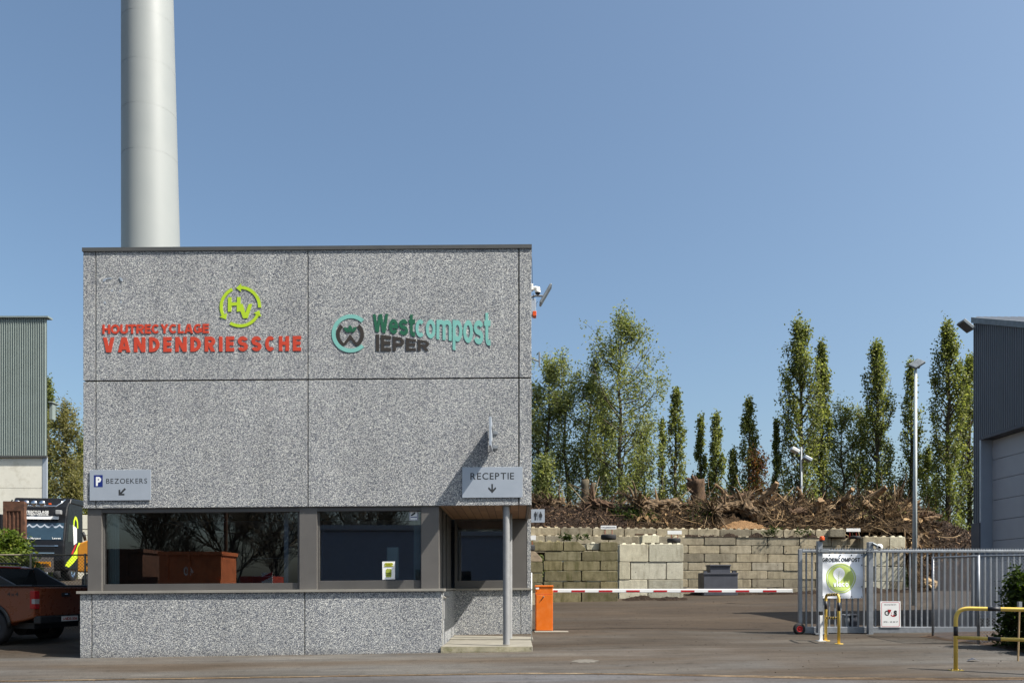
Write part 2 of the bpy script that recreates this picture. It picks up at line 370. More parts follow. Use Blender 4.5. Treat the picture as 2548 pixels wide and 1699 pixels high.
CARG = paint('dark_car_glass', srgb(16, 20, 22), .06, var=.05, spec=.9)
TAILR = paint('tail_lens', srgb(140, 16, 18), .2, var=.1, spec=.6)
RUST = paint('rusty_steel', srgb(92, 62, 46), .85, var=.35, scale=4, bumps=.5, dirt=srgb(50, 38, 32), dirt_amt=.7)
REDRUST = paint('red_oxide', srgb(150, 52, 36), .8, var=.25, scale=4)
MACHY = paint('machine_yellow', srgb(196, 130, 40), .5, var=.12, scale=3)
DGREYM = paint('dark_grey_steel', srgb(72, 74, 82), .55, var=.14, scale=3)
CURTAIN = paint('curtain_cloth', srgb(150, 170, 168), .9, var=.08)
ROOM = paint('room_wall', srgb(134, 144, 158), .9, var=.04)
DARKR = paint('dark_furniture', srgb(46, 50, 58), .8, var=.1)
BANNER = paint('banner_vinyl', srgb(240, 242, 246), .5, var=.02)
VLG = paint('banner_green', srgb(186, 204, 112), .5, var=.02)

def m_glass(name, tint, refl):
    m, nt, bs = new_mat(name); nt.nodes.remove(bs)
    tr = nt.nodes.new('ShaderNodeBsdfTransparent'); tr.inputs[0].default_value = (*tint, 1)
    gl = nt.nodes.new('ShaderNodeBsdfGlossy'); gl.inputs['Roughness'].default_value = 0.0; gl.inputs[0].default_value = (.95, .97, 1, 1)
    fr = nt.nodes.new('ShaderNodeFresnel'); fr.inputs[0].default_value = 1.5
    ad = nt.nodes.new('ShaderNodeMath'); ad.operation = 'ADD'; ad.inputs[1].default_value = refl; nt.links.new(fr.outputs[0], ad.inputs[0])
    mx = nt.nodes.new('ShaderNodeMixShader'); nt.links.new(ad.outputs[0], mx.inputs[0]); nt.links.new(tr.outputs[0], mx.inputs[1]); nt.links.new(gl.outputs[0], mx.inputs[2])
    nt.links.new(mx.outputs[0], nt.nodes['Material Output'].inputs[0]); return m
GLASS = m_glass('window_glass', (.68, .74, .78), .105)

def corr(name, col, period, depth_dark=.6, axis=0):
    m, nt, bs = new_mat(name); v = coord(nt)
    c = ramp(nt, noi(nt, v, 1.2, 5), [(.3, tuple(x*.93 for x in col)), (.7, tuple(x*1.06 for x in col))])
    nt.links.new(c, bs.inputs['Base Color']); bs.inputs['Roughness'].default_value = .5; return m
CLADG = corr('green_grey_cladding', srgb(122, 132, 128), .3)
CLADD = corr('dark_grey_cladding', srgb(100, 104, 110), .25)
HALLM = paint('pale_hall_wall', srgb(150, 160, 176), .8)
DOORM = paint('sectional_door', srgb(150, 152, 158), .5, var=.04)

# ------------------------------------------------------------------ text and flat shapes
def glyph(ch, bold):
    cu = bpy.data.curves.new('glyph', 'FONT'); cu.body = ch; cu.size = 1; cu.offset = bold; cu.resolution_u = 5
    cu.fill_mode = 'FRONT'
    o = bpy.data.objects.new('glyph', cu); COL.objects.link(o); bpy.context.view_layer.update()
    me = bpy.data.meshes.new_from_object(o.evaluated_get(bpy.context.evaluated_depsgraph_get()))
    vs = [tuple(v.co)[:2] for v in me.vertices]; fs = [tuple(p.vertices) for p in me.polygons]
    bpy.data.objects.remove(o); bpy.data.curves.remove(cu); bpy.data.meshes.remove(me)
    return vs, fs
GC = {}
def text_layout(s, bold=.0, gap=.08, space=.35):
    out = []; x = 0
    for ch in s:
        if ch == ' ': x += space; continue
        if (ch, bold) not in GC: GC[(ch, bold)] = glyph(ch, bold)
        vs, fs = GC[(ch, bold)]
        x0 = min(v[0] for v in vs); x1 = max(v[0] for v in vs)
        out.append([(v[0]-x0+x, v[1]) for v in vs]); out[-1] = (out[-1], fs); x += x1-x0+gap
    return out, x-gap
def solid(mb, vs, fs, fn, y0, y1):
    # vs in 2-D, fn maps to (x,z); front at y0 (towards the camera), extruded back to y1
    from collections import Counter
    pts = [fn(*p) for p in vs]; n = len(pts)
    ed = Counter()
    for f in fs:
        for i in range(len(f)): ed[(f[i], f[(i+1) % len(f)])] += 1
    faces = [tuple(f) for f in fs]
    side = [(b, a, a+n, b+n) for (a, b) in ed if (b, a) not in ed]
    mb.add([(x, y0, z) for x, z in pts]+([(x, y1, z) for x, z in pts] if side else []), faces+side)
def text_fit(s, px0, px1, pyt, pyb, Y, th, bold, mat, parent, name='lettering', gap=.08, space=.35, letters=False, cap=.729, pmap=None, mirror=False, **k):
    lay, W = text_layout(s, bold, gap, space)
    X0, X1 = PX(px0, Y), PX(px1, Y); Z0, Z1 = PZ(pyb, Y), PZ(pyt, Y)
    fn = pmap or (lambda u, v: (X0+(u/W)*(X1-X0), Z0+(v/cap)*(Z1-Z0)))
    mb = MB()
    for vs, fs in lay:
        solid(mb, vs, fs, (lambda u, v: fn(u/W*1.0, v)) if pmap else fn, Y, Y+th)
        if letters: mk(mb, 'letter', mat, parent, **k); mb = MB()
    if not letters: return mk(mb, name, mat, parent, **k)
# heavy grotesque letters built from strokes: cap height 1, x-height .73, box width w, stem thickness t
def _arc(cx, cy, rx, ry, a0, a1, n=14): return [(cx+rx*math.cos(R(a0+(a1-a0)*i/n)), cy+ry*math.sin(R(a0+(a1-a0)*i/n))) for i in range(n+1)]
def strokes(ch, w, t):
    a, b = t/2, w-t/2; m = w/2; k = t/2; e = .02
    xh = .73
    def bowl(y0, y1, x0=None):   # D-shaped bowl from the stem
        r = min((y1-y0)/2, b-a); x0 = a if x0 is None else x0
        return [(x0, y1)]+_arc(b-r, y1-r, r, r, 90, 0, 8)+_arc(b-r, y0+r, r, r, 0, -90, 8)+[(x0, y0)]
    def oval(x0, x1, y0, y1, s, q, n=30): return _arc((x0+x1)/2, (y0+y1)/2, (x1-x0)/2, (y1-y0)/2, s, q, n)
    def sshape(x0, x1, y0, y1):
        h = y1-y0; ym = (y0+y1)/2; rx = (x1-x0)/2; ry = h/4; cx = (x0+x1)/2
        return _arc(cx, y1-ry, rx, ry, 15, 90, 6)+_arc(cx, y1-ry, rx, ry, 90, 235, 10)[1:]+_arc(cx, y0+ry, rx, ry, 55, -90, 10)+_arc(cx, y0+ry, rx, ry, -90, -165, 6)[1:]
    D = {
     'H': [[(a, 0), (a, 1)], [(b, 0), (b, 1)], [(a, .52), (b, .52)]], 'I': [[(a, 0), (a, 1)]], 'L': [[(a, 0), (a, 1)], [(a, k), (w, k)]],
     'T': [[(m, 0), (m, 1)], [(0, 1-k), (w, 1-k)]], 'E': [[(a, 0), (a, 1)], [(a, k), (w, k)], [(a, .52), (w*.93, .52)], [(a, 1-k), (w, 1-k)]],
     'U': [[(a, 1)]+[(a, b-m)]+_arc(m, b-m+k*0, b-m, b-m-k, 180, 360, 14)+[(b, 1)]],
     'V': [[(a*.85, 1.1), (m-e, -.1)], [(w-a*.85, 1.1), (m+e, -.1)]], 'A': [[(a*.75, -.1), (m-e, 1.1)], [(w-a*.75, -.1), (m+e, 1.1)], [(w*.25, .28), (w*.75, .28)]],
     'N': [[(a, 0), (a, 1)], [(b, 0), (b, 1)], [(a*.9, 1.02), (b+a*.1, -.02)]], 'Y': [[(m, 0), (m, .45)], [(a*.8, 1.1), (m, .42)], [(w-a*.8, 1.1), (m, .42)]],
     'D': [[(a, 0), (a, 1)], bowl(k, 1-k)], 'P': [[(a, 0), (a, 1)], bowl(.45, 1-k)],
     'R': [[(a, 0), (a, 1)], bowl(.48, 1-k), [(m*.9, .5), (b+.02, -.1)]],
     'O': [oval(a, b, k, 1-k, 0, 360)], 'C': [oval(a, b, k, 1-k, 42, 318)], 'S': [sshape(a, b, k, 1-k)],
     'G': [oval(a, b, k, 1-k, 42, 350), [(b, .12), (b, .5)], [(m, .46), (b+k, .46)]],
     'M': [[(a, 0), (a, 1)], [(b, 0), (b, 1)], [(a, 1.02), (m, .1)], [(b, 1.02), (m, .1)]],
     'W': [[(a*.8, 1.1), (w*.28, -.1)], [(w*.28, -.1), (m, 1.1)], [(m, 1.1), (w*.72, -.1)], [(w*.72, -.1), (w-a*.8, 1.1)]],
     'e': [oval(a, b, k, xh-k, 0, 325), [(a, xh/2), (b+k*.9, xh/2)]], 'c': [oval(a, b, k, xh-k, 45, 315)], 'o': [oval(a, b, k, xh-k, 0, 360)],
     's': [sshape(a, b, k, xh-k)], 't': [[(w*.42, .95), (w*.42, .25)]+_arc(w*.42+.2*w, .25, .2*w, .25-k, 180, 275, 8)+[(w, k)], [(0, xh-k), (w, xh-k)]],
     'm': [[(a, 0), (a, xh)], [(a, xh*.7)]+_arc((a+m)/2, xh*.70, (m-a)/2, xh*.3-k, 180, 0, 10)+[(m, 0)], [(m, xh*.7)]+_arc((m+b)/2, xh*.70, (b-m)/2, xh*.3-k, 180, 0, 10)+[(b, 0)]],
     'p': [[(a, -.3), (a, xh)], oval(a, b, k, xh-k, 0, 360)], 'l': [[(a, 0), (a, 1)]], 'v': [[(a*.85, xh+.1), (m-e, -.1)], [(w-a*.85, xh+.1), (m+e, -.1)]],
     'a': [oval(a, b, k, xh*.62, 0, 360), [(b, 0), (b, xh*.6)]+_arc(m, xh-k-.1, b-m, .1, 0, 140, 8)],
    }
    return D[ch]
def _clip(poly, lo, hi):
    for lim, sg in ((lo, 1), (hi, -1)):
        out = []
        for i in range(len(poly)):
            p, q = poly[i], poly[(i+1) % len(poly)]; ip = (p[1]-lim)*sg >= 0; iq = (q[1]-lim)*sg >= 0
            if ip: out.append(p)
            if ip != iq: f = (lim-p[1])/(q[1]-p[1]); out.append((p[0]+(q[0]-p[0])*f, lim))
        poly = out
        if not poly: break
    return poly
def heavy(s, widths, t, gap, fn, Y, th, mat, parent, letters=True, aspect=1.0, name='lettering', post=None, ty=None):
    """widths: dict or default width; fn maps (u 0..1, v) -> (x, z). aspect is unused box ratio."""
    W = sum(widths.get(c, widths['*']) for c in s)+gap*(len(s)-1); x = 0; mb = MB()
    for c in s:
        w = widths.get(c, widths['*']); cl = 1.0
        lo = -.3 if c == 'p' else 0.0
        hi = (.73 if c in 'v' else 1.0)
        for si, pl in enumerate(strokes(c, w, t)):
            P_ = [Vector(p) for p in pl]; P_ = [P_[0]]+[q for p_, q in zip(P_[:-1], P_[1:]) if (q-p_).length > 1e-5]; closed = (P_[0]-P_[-1]).length < 1e-6 and len(P_) > 3
            if closed: P_ = P_[:-1]
            n = len(P_); Ls, Rs = [], []
            for i in range(n):
                d0 = (P_[i]-P_[i-1]) if (i or closed) else None; d1 = (P_[(i+1) % n]-P_[i]) if (i < n-1 or closed) else None
                if d0 is None: d0 = d1
                if d1 is None: d1 = d0
                d0 = d0.normalized(); d1 = d1.normalized(); n0 = Vector((-d0.y, d0.x)); n1 = Vector((-d1.y, d1.x)); nn = (n0+n1)
                if nn.length < .3: nn = n1
                nn.normalize(); k = t/2/max(.5, nn.dot(n1)); Ls.append(P_[i]+nn*k); Rs.append(P_[i]-nn*k)
            yy = Y-.0004*si
            for i in range(n if closed else n-1):
                j = (i+1) % n; poly = _clip([tuple(Ls[i]), tuple(Ls[j]), tuple(Rs[j]), tuple(Rs[i])], lo, hi)
                if len(poly) < 3: continue
                pts = [fn((x+p[0])/W, p[1]) for p in poly]; m = len(pts)
                mb.add([(q[0], yy, q[1]) for q in pts]+[(q[0], Y+th, q[1]) for q in pts], [tuple(range(m))]+[(a_, a_+m, (a_+1) % m+m, (a_+1) % m) for a_ in range(m)])
        x += w+gap
        if letters: mk(mb, 'letter', mat, parent); mb = MB()
    if not letters:
        if post: mb.v = [post(v) for v in mb.v]
        return mk(mb, name, mat, parent)
def fitbox(px0, px1, pyt, pyb, Y):
    X0, X1, Z0, Z1 = PX(px0, Y), PX(px1, Y), PZ(pyb, Y), PZ(pyt, Y)
    return lambda u, v: (X0+(X1-X0)*u, Z0+(Z1-Z0)*v)
def poly_px(pts, Y, th, mb=None):
    mb = mb or MB(); mb.prism([(PX(a, Y), PZ(b, Y)) for a, b in pts], Y, Y+th); return mb
def arc_pts(cx, cy, r0, r1, a0, a1, n=24):   # image-space annulus sector, degrees counter-clockwise from right
    o = [(cx+r1*math.cos(R(a0+(a1-a0)*i/n)), cy-r1*math.sin(R(a0+(a1-a0)*i/n))) for i in range(n+1)]
    i_ = [(cx+r0*math.cos(R(a0+(a1-a0)*i/n)), cy-r0*math.sin(R(a0+(a1-a0)*i/n))) for i in range(n+1)]
    return o, i_
def arc(mb, cx, cy, r0, r1, a0, a1, Y, th, n=24):
    o, i_ = arc_pts(cx, cy, r0, r1, a0, a1, n)
    full = abs(a1-a0) >= 360
    vs = []
    for p in o+i_: vs.append((PX(p[0], Y), Y, PZ(p[1], Y)))
    for p in o+i_: vs.append((PX(p[0], Y), Y+th, PZ(p[1], Y)))
    m = n+1; fs = []
    for k in range(n):
        fs += [(k, k+1, m+k+1, m+k), (2*m+k+1, 2*m+k, 3*m+k, 3*m+k+1), (k+1, k, 2*m+k, 2*m+k+1), (m+k, m+k+1, 3*m+k+1, 3*m+k)]
    if not full: fs += [(0, m, 3*m, 2*m), (n, 2*m+n, 3*m+n, m+n)]
    mb.add(vs, fs); return mb
def disc_px(mb, cx, cy, r, Y, th, n=28): 
    mb.prism([(PX(cx+r*math.cos(2*math.pi*k/n), Y), PZ(cy+r*math.sin(2*math.pi*k/n), Y)) for k in range(n)], Y, Y+th); return mb

# ================================================================== THE SETTING
def nonuni(a, b, near0, near1, fine, coarse):
    out = [near0]; x = near0
    while x < near1: x += fine; out.append(x)
    st = fine
    while x < b: st *= coarse; x = min(b, x+st); out.append(x)
    x = near0; st = fine; lo = []
    while x > a: st *= coarse; x = max(a, x-st); lo.append(x)
    return lo[::-1]+out
xs = nonuni(-1500, 1500, -26, 20, .5, 1.6); ys = nonuni(-600, 2500, 5, 44, .5, 1.6)
mb = MB(); nx = len(xs)
mb.add([(x, y, g(x, y)) for y in ys for x in xs], [(j*nx+i, j*nx+i+1, (j+1)*nx+i+1, (j+1)*nx+i) for j in range(len(ys)-1) for i in range(nx-1)])
mk(mb, 'yard_ground', YARD, smooth=True)['kind'] = 'structure'
def edge_y(x): return 15.0 - (0 if x < -.5 else 1.3*sm((x+.5)/9))-.0
def strip(name, mat, ylo, yhi, dz, x0=-30, x1=22, n=150, wob=0):
    mb = MB()
    def fn(u, v):
        x = x0+(x1-x0)*u; a, b = ylo(x), yhi(x); y = a+(b-a)*v
        if wob and 0 < v < 1: pass
        y += wob*noise.noise(Vector((x*2.2, v*3, 5)))
        return (x, y, g(x, y)+dz)
    mb.sheet(fn, n, 9); o = mk(mb, name, mat, smooth=True); o['kind'] = 'structure'; return o
strip('pavement', PAVE, lambda x: edge_y(x), lambda x: 18.3, .005, n=120)
strip('road', ROADM, lambda x: 2.0, lambda x: edge_y(x)-.09, .005, n=60)
strip('gutter', GRAV, lambda x: edge_y(x)-.12-.10*sm((x-1)/5), lambda x: edge_y(x)+.03, .012, wob=.03, n=300)
strip('sand_line', SAND, lambda x: edge_y(x)-.085, lambda x: edge_y(x)-.05, .018, wob=.045, n=300)
# dark metal edging along the kerb line
strip('kerb_joint', BLACK, lambda x: edge_y(x)+.045, lambda x: edge_y(x)+.075, .014, wob=.008, n=200)
# soil bed on the right
mb = MB()
def bed(u, v):
    y = 13.5+7.0*v; x0 = 10.3+.35*math.sin(v*3)-.1; x = x0+7*u
    return (x, y, g(x, y)+.006+.10*sm(u*12)+.05*noise.noise(Vector((x*3, y*3, 0)))*sm(u*12))
mb.sheet(bed, 60, 60); mk(mb, 'soil_bed', SOIL, smooth=True)['kind'] = 'structure'

# ================================================================== RECEPTION BUILDING
Y0 = 18.18
bx = lambda px: PX(px, Y0); bz = lambda py: PZ(py, Y0)
SHEAR = True
B = thing('reception_building', 'two storey reception building of grey exposed aggregate panels with a dark window band', 'building', (-4.7, 22, 0.0))
XL, XR = bx(207), bx(1322)
ZT, ZB = bz(613), bz(1260); ZJ = bz(944)
YB = 28.0
# backing shell of the upper floor
mb = MB(); mb.box(XL+.02, XR-.02, Y0+.06, YB, ZB+.02, ZT-.1); mk(mb, 'upper_core', JOINT, B)
cols = [(207, 236.8), (239.3, 764.8), (767.2, 1289.4), (1292.6, 1322)]
for (a, b) in cols:
    box('facade_panel', AGG, B, bx(a), bx(b), Y0, Y0+.055, ZJ+.015, ZT-.08, bevel=.006)
    box('facade_panel', AGG, B, bx(a), bx(b), Y0+.001, Y0+.056, ZB, ZJ-.015, bevel=.006)
for k in range(3):
    ya, yb = Y0+.075+k*3.25, Y0+.075+(k+1)*3.25-.02
    for z0, z1 in ((ZB, ZJ-.015), (ZJ+.015, ZT-.08)):
        box('side_panel', AGG, B, XR-.03, XR+.004, ya, yb, z0, z1, bevel=.006)
        box('side_panel', AGG, B, XL-.004, XL+.03, ya, yb, z0, z1, bevel=.006)
        
mb = MB(); a, b = bx(205), bx(1323.5)
for i in range(5):
    p0 = a+(b-a)*i/5; p1 = a+(b-a)*(i+1)/5
    mb.box(p0+.002, p1-.002, Y0-.025, Y0+.12, ZT-.085, ZT)
mb.box(a, a+.12, Y0+.12, YB, ZT-.085, ZT-.002); mb.box(b-.12, b, Y0+.12, YB, ZT-.085, ZT-.002); mb.box(a, b, YB-.02, YB+.1, ZT-.085, ZT-.004)
mk(mb, 'roof_edge', FLASH, B)
box('roof', FLASH, B, XL+.1, XR-.1, Y0+.1, YB-.02, ZT-.12, ZT-.03)
# soffit above porch (and under the overhang)
box('soffit', WOODS, B, bx(1093), XR-.09, Y0+.057, 21.9, ZB+.005, ZB+.04)
box('soffit_edge', GREYD, B, XR-.088, XR-.03, Y0+.058, 21.9, ZB-.02, ZB+.03)
# base
PB = Y0-.05; ZS = EYE-6/110
XB1 = bx(1100)
for a, b in ((202, 229.8), (232.2, 758.2), (760.7, 1100)):
    box('base_panel', AGG, B, bx(a), bx(b), PB, PB+.1, -.55, ZS-.058, bevel=.006)
box('base_core', JOINT, B, bx(203), XB1-.01, PB+.03, PB+.3, -.55, ZS-.06)
box('base_side', AGG, B, bx(202)-.002, bx(202)+.1, PB+.102, YB, -.6, ZS-.058)
box('base_rear', AGG, B, bx(202), XR, YB-.2, YB-.01, -.6, ZB)
box('upper_side_base', GREYD, B, XL-.01, XL+.06, Y0+.2, YB-.2, ZS, ZB-.002)
# sill along the front, returning round the corner
mb = MB(); mb.box(bx(195), bx(1106), PB-.045, Y0+.35, ZS-.058, ZS); mk(mb, 'window_sill', SILL, B, bevel=.004)
# pillars of the window band
YP = Y0+.05; ZPt = ZB-.001; XW = bx(1092)
for a, b in ((218, 252.5), (745, 788.5), (1048, 1092)):
    box('pillar', GREY, B, PX(a, YP), PX(b, YP), YP, YP+.30, ZS+.001, ZPt, bevel=.004)
box('head_rail', GREYD, B, PX(218, YP)+.005, XW-.005, YP+.012, YP+.31, ZB-.10, ZB-.002)
def window(px0, px1, gl0, gl1, pyt, pyb, Y, sub):
    mb = MB(); X0, X1 = PX(px0, Y), PX(px1, Y); G0, G1 = PX(gl0, Y), PX(gl1, Y); zt = ZB-.1 if sub else PZ(1292, Y); zb = ZS+.002
    Zt, Zb = PZ(pyt, Y), PZ(pyb, Y)
    mb.box(X0, G0, Y, Y+.07, zb, zt); mb.box(G1, X1, Y, Y+.07, zb, zt); mb.box(G0, G1, Y, Y+.07, zb, Zb); mb.box(G0, G1, Y, Y+.07, Zt, zt)
    f = mk(mb, 'window', GREYD, B, bevel=.004)
    p = mk(MB().add([(G0-.01, Y+.04, Zb-.01), (G1+.01, Y+.04, Zb-.01), (G1+.01, Y+.04, Zt+.01), (G0-.01, Y+.04, Zt+.01)], [(0, 1, 2, 3)]), 'pane', GLASS, f)
    return f
YWN = YP+.075
w1 = window(252.5, 745, 259.5, 741, 1272.5, 1449, YWN, 1)
w2 = window(788.5, 1048, 795, 1046.5, 1270.5, 1444.5, YWN, 1)
# porch: recess to the right of XW
YR = 21.84
box('porch_side_wall', AGG, B, XB1-.12, XB1-.012, PB+.13, YR+.1, -.3, ZS-.06)
box('porch_joint', BLACK, B, XB1-.05, XB1-.02, PB+.1, PB+.13, -.3, ZS-.06)
mb = MB()
for a, b in ((Y0+.38, Y0+.95), (Y0+1.35, Y0+1.95), (Y0+2.4, YR)):
    mb.box(XW-.1, XW-.02, a, b, ZS, ZB)
mb.box(XW-.2, XW-.1, Y0+.36, YR, ZS, ZB)
mk(mb, 'porch_side_frame', GREYD, B)
box('porch_side_sill', SILL, B, XW-.2, XB1+.03, Y0+.36, YR-.05, ZS-.045, ZS-.002)
mb = MB()
zz = EYE-(1510-1460)/108
mb.box(XB1-.012, XB1+.004, 18.62, 19.45, PZ(1541, 19), PZ(1486, 19)+.02); ic = mk(mb, 'intercom_plate', STEELC, B, bevel=.004)
mb = MB(); mb.prism([(0, 0), (0, 0)][:0] or [(XB1-.01, PZ(1484, 19)), (XB1+.05, PZ(1489, 19)), (XB1-.01, PZ(1489, 19))], 18.6, 19.47); mk(mb, 'intercom_hood', SILL, B)
rx = lambda px: PX(px, YR); rz_ = lambda py: PZ(py, YR)
for a, b in ((1127, 1295.3), (1296.8, 1321)):
    box('porch_rear_panel', AGG, B, rx(a), rx(b), YR, YR+.06, 0, rz_(1466)-.05)
box('porch_rear_core', JOINT, B, rx(1127), rx(1320), YR+.03, YR+.2, 0, rz_(1466)-.05)
box('porch_rear_sill', SILL, B, rx(1129), rx(1324), YR-.05, YR+.2, rz_(1466)-.05, rz_(1466)+.005, bevel=.004)
box('porch_rear_pillar', GREY, B, rx(1262), rx(1311.5), YR+.012, YR+.3, rz_(1466)+.006, ZB-.002, bevel=.004)
box('porch_rear_pier', AGG, B, rx(1312), rx(1321), YR+.005, YB-.2, rz_(1466)+.006, ZB-.003)
box('side_wall', AGG, B, XR-.12, XR+.002, YR+.3, YB-.2, -.3, rz_(1466))
w3 = window(1131, 1262, 1137.5, 1256, 1296, 1446, YR+.03, 0)
# entrance slab with mossy front edge
box('entrance_slab', CONC, B, bx(1100), XR+.03, PB-.02, YR+.02, .10, .268, bevel=.012, shear=False)
mb = MB()
xa, xb = bx(1098), XR+.0
nn = 60
vs = []
for i in range(nn+1):
    x = xa+(xb-xa)*i/nn; q = .012*noise.noise(Vector((x*6, 0, 3))); vs += [(x, PB-.055+q, .03), (x, PB-.05+q*.6, .16+q), (x, PB-.03, .262), (x, PB+.02, .263)]
mb.add(vs, [(i*4+j, i*4+4+j, i*4+5+j, i*4+1+j) for i in range(nn) for j in range(3)])
mb.box(xb-.02, xb+.002, PB-.045, PB+.02, .03, .255)
mk(mb, 'step_edge', CONCM, B, shear=False)
box('raised_slab', CONC, B, rx(1131), XR+.085, 20.25, YR-.02, .2, .30, bevel=.01, shear=False)
# columns
mk(MB().cyl((-.23, 18.33, .26), (-.23, 18.33, ZB+.02), .078, n=28), 'column', STEELC, B, smooth=True, auto=50)
mk(MB().cyl((-.183, 20.42, .26), (-.183, 20.42, ZB+.02), .078, n=28), 'column', STEELC, B, smooth=True, auto=50)
# ground-floor interior shell
XI0, XI1 = XL+.08, XW-.12
box('interior_floor', ROOM, B, XI0, XI1, Y0+.45, 26.5, .5, .55)
box('interior_wall', ROOM, B, XI0, XR-.15, 26.5, 26.6, .5, ZB)
box('interior_wall', ROOM, B, -5.4, -5.3, Y0+.5, 22.0, .55, ZB)
box('interior_floor', ROOM, B, XI1, XR-.15, YR+.4, 26.5, .5, .55)
box('lower_spandrel', ROOM, B, XI0, XI1, PB+.3, PB+.4, .55, ZS)
box('ceiling', ROOM, B, XL+.05, XR-.1, 22.0, YB-.2, ZB+.001, ZB+.012)
# residues of removed letters
mb = MB()
for a, b, r in ((278.5, 719, 2.8), (299.5, 721, 2.6), (260.5, 749, 2.8), (301, 748, 2.8)): mk(disc_px(MB(), a, b, r, Y0-.003, .005, 12), 'adhesive_spot', SIGNP, B)
poly_px([(256, 697), (257, 691), (264, 688), (278, 687.5), (278, 690), (266, 691), (259, 697)], Y0-.007, .007, mb); mk(mb, 'adhesive_spot', SIGNP, B)
mk(poly_px([(295.5, 686.5), (301, 687.5), (305, 692), (304, 697), (301, 696), (299, 692)], Y0-.016, .016), 'adhesive_spot', SIGNP, B)


# furnishings behind the glass
def curtain(px0, px1, lab, Y=Y0+.42, zb=1460):
    mb = MB(); n = 40; X0, X1 = PX(px0, Y), PX(px1, Y)
    mb.sheet(lambda u, v: (X0+(X1-X0)*u, Y+.03*math.sin(u*38)+.02, (ZS+.02)+(ZB-.12-ZS)*v), n, 3)
    so = mb.v; mb.v = []; mb2 = MB(); mb2.add(so+[(a, b_+.004, c) for a, b_, c in so], mb.f+[tuple(i+len(so) for i in f) for f in mb.f])
    o = mk(mb2, 'curtain', CURTAIN, None, smooth=True, loc=((X0+X1)/2, Y, ZS)); props(o, lab, 'curtain', 'curtains behind the reception windows')
curtain(259, 296, 'pale curtain hanging at the left end of the wide window')
curtain(1029, 1050, 'pale curtain hanging at the right end of the narrower window')
def cabinet():
    t = thing('desk', 'grey desk with drawer unit behind the narrower window', 'desk', (-4.0, 20, .55))
    box('desk_top', ROOM, t, -4.5, -2.6, 19.4, 20.2, 1.26, 1.3); box('drawer_unit', ROOM, t, -3.1, -2.65, 19.5, 20.15, .55, 1.26); box('side_panel', ROOM, t, -4.48, -4.44, 19.42, 20.18, .55, 1.26)
    t = thing('office_chair', 'pale high backed office chair behind the yellow vest poster', 'chair', (-3.2, 19.2, .55))
    Yc = 19.0
    box('backrest', CURTAIN, t, PX(962, Yc), PX(992, Yc), Yc, Yc+.08, PZ(1440, Yc), PZ(1362, Yc), bevel=.03)
    box('seat', CURTAIN, t, PX(958, Yc), PX(996, Yc), Yc+.08, Yc+.5, 1.0, 1.1, bevel=.03)
    mk(MB().cyl((PX(977, Yc), Yc+.3, .57), (PX(977, Yc), Yc+.3, 1.0), .03), 'leg', DARKR, t)
    t = thing('shelf_unit', 'tall dark shelf of binders behind the wide window', 'shelf', (-6.6, 22, .55))
    box('case', DARKR, t, -7.4, -5.6, 22.4, 22.8, .55, 2.9)
    for k in range(4): box('shelf', ROOM, t, -7.35, -5.65, 22.36, 22.41, .9+k*.5, .93+k*.5)
    for i, px in enumerate((800, 815)):
        pass
cabinet()

# ------------------------------------------------------------------ lettering on the facade
YL = Y0-.010
tl = 'letters'
t = thing('wall_lettering', 'red raised letters reading HOUTRECYCLAGE on the grey facade', 'sign', (bx(387), Y0, bz(815)))
heavy('HOUTRECYCLAGE', {'*': .82, 'O': .95, 'T': .76, 'E': .66, 'L': .62, 'A': .92, 'Y': .86, 'G': .9, 'C': .88, 'R': .84}, .23, .075, fitbox(254.8, 519.5, 803.7, 826.8, YL), YL, .0095, REDL, t)
t = thing('wall_lettering', 'large red raised letters reading VANDENDRIESSCHE along the facade', 'sign', (bx(502), Y0, bz(855)))
heavy('VANDENDRIESSCHE', {'*': 0.70, 'V': .76, 'A': .80, 'N': .76, 'I': .21, 'E': .55, 'S': .66, 'C': .66, 'H': .68, 'D': .70}, .235, .25, fitbox(256, 749, 835.6, 872.6, YL), YL, .0095, REDL, t)
t = thing('wall_emblem', 'lime green ring of three arrows around the letters H and V', 'sign', (bx(598), Y0, bz(762)))
cx, cy, ro, ri = 597.9, 761.6, 51.5, 43.8
def arrow_arc(a0, a1):
    mb = MB(); arc(mb, cx, cy, ri, ro, a0, a1, YL, .0095)
    A = R(a1); d = 1 if a1 > a0 else -1
    rm = (ro+ri)/2
    tip = (cx+rm*math.cos(A+d*R(15)), cy-rm*math.sin(A+d*R(15)))
    p1 = (cx+(ro+6)*math.cos(A), cy-(ro+6)*math.sin(A)); p2 = (cx+(ri-6.5)*math.cos(A), cy-(ri-6.5)*math.sin(A))
    poly_px([p1, tip, p2], YL-.001, .0135, mb); mk(mb, 'curved_arrow', LIME, t)
arrow_arc(-3, 88); arrow_arc(115, 206); arrow_arc(-122, -26)
zq = 4.2
hp = [(1457, 242), (1495, 240), (1495, 295), (1552, 294), (1552, 240), (1590, 239), (1590, 312), (1612, 312), (1640, 408), (1674, 312), (1713, 312), (1664, 460), (1616, 462), (1590, 390), (1550, 392), (1550, 328), (1495, 330), (1495, 391), (1457, 392)]
mk(poly_px([(220+a/zq, 680+b/zq+.7) for a, b in hp], YL, .0095), 'initials', LIME, t)
q6 = lambda a, b: (800+a/3.92, 680+b/3.92+3.2)
t = thing('wall_emblem', 'teal letter C round a dark W with a green sprout on the facade', 'sign', (bx(872), Y0, bz(827)))
mb = MB(); c0 = q6(285, 577); arc(mb, c0[0], c0[1], 148/3.92, 186/3.92, 46, 314, YL, .0095, 40); mk(mb, 'letter', TEAL, t)
mb = MB(); c1 = q6(278, 588)
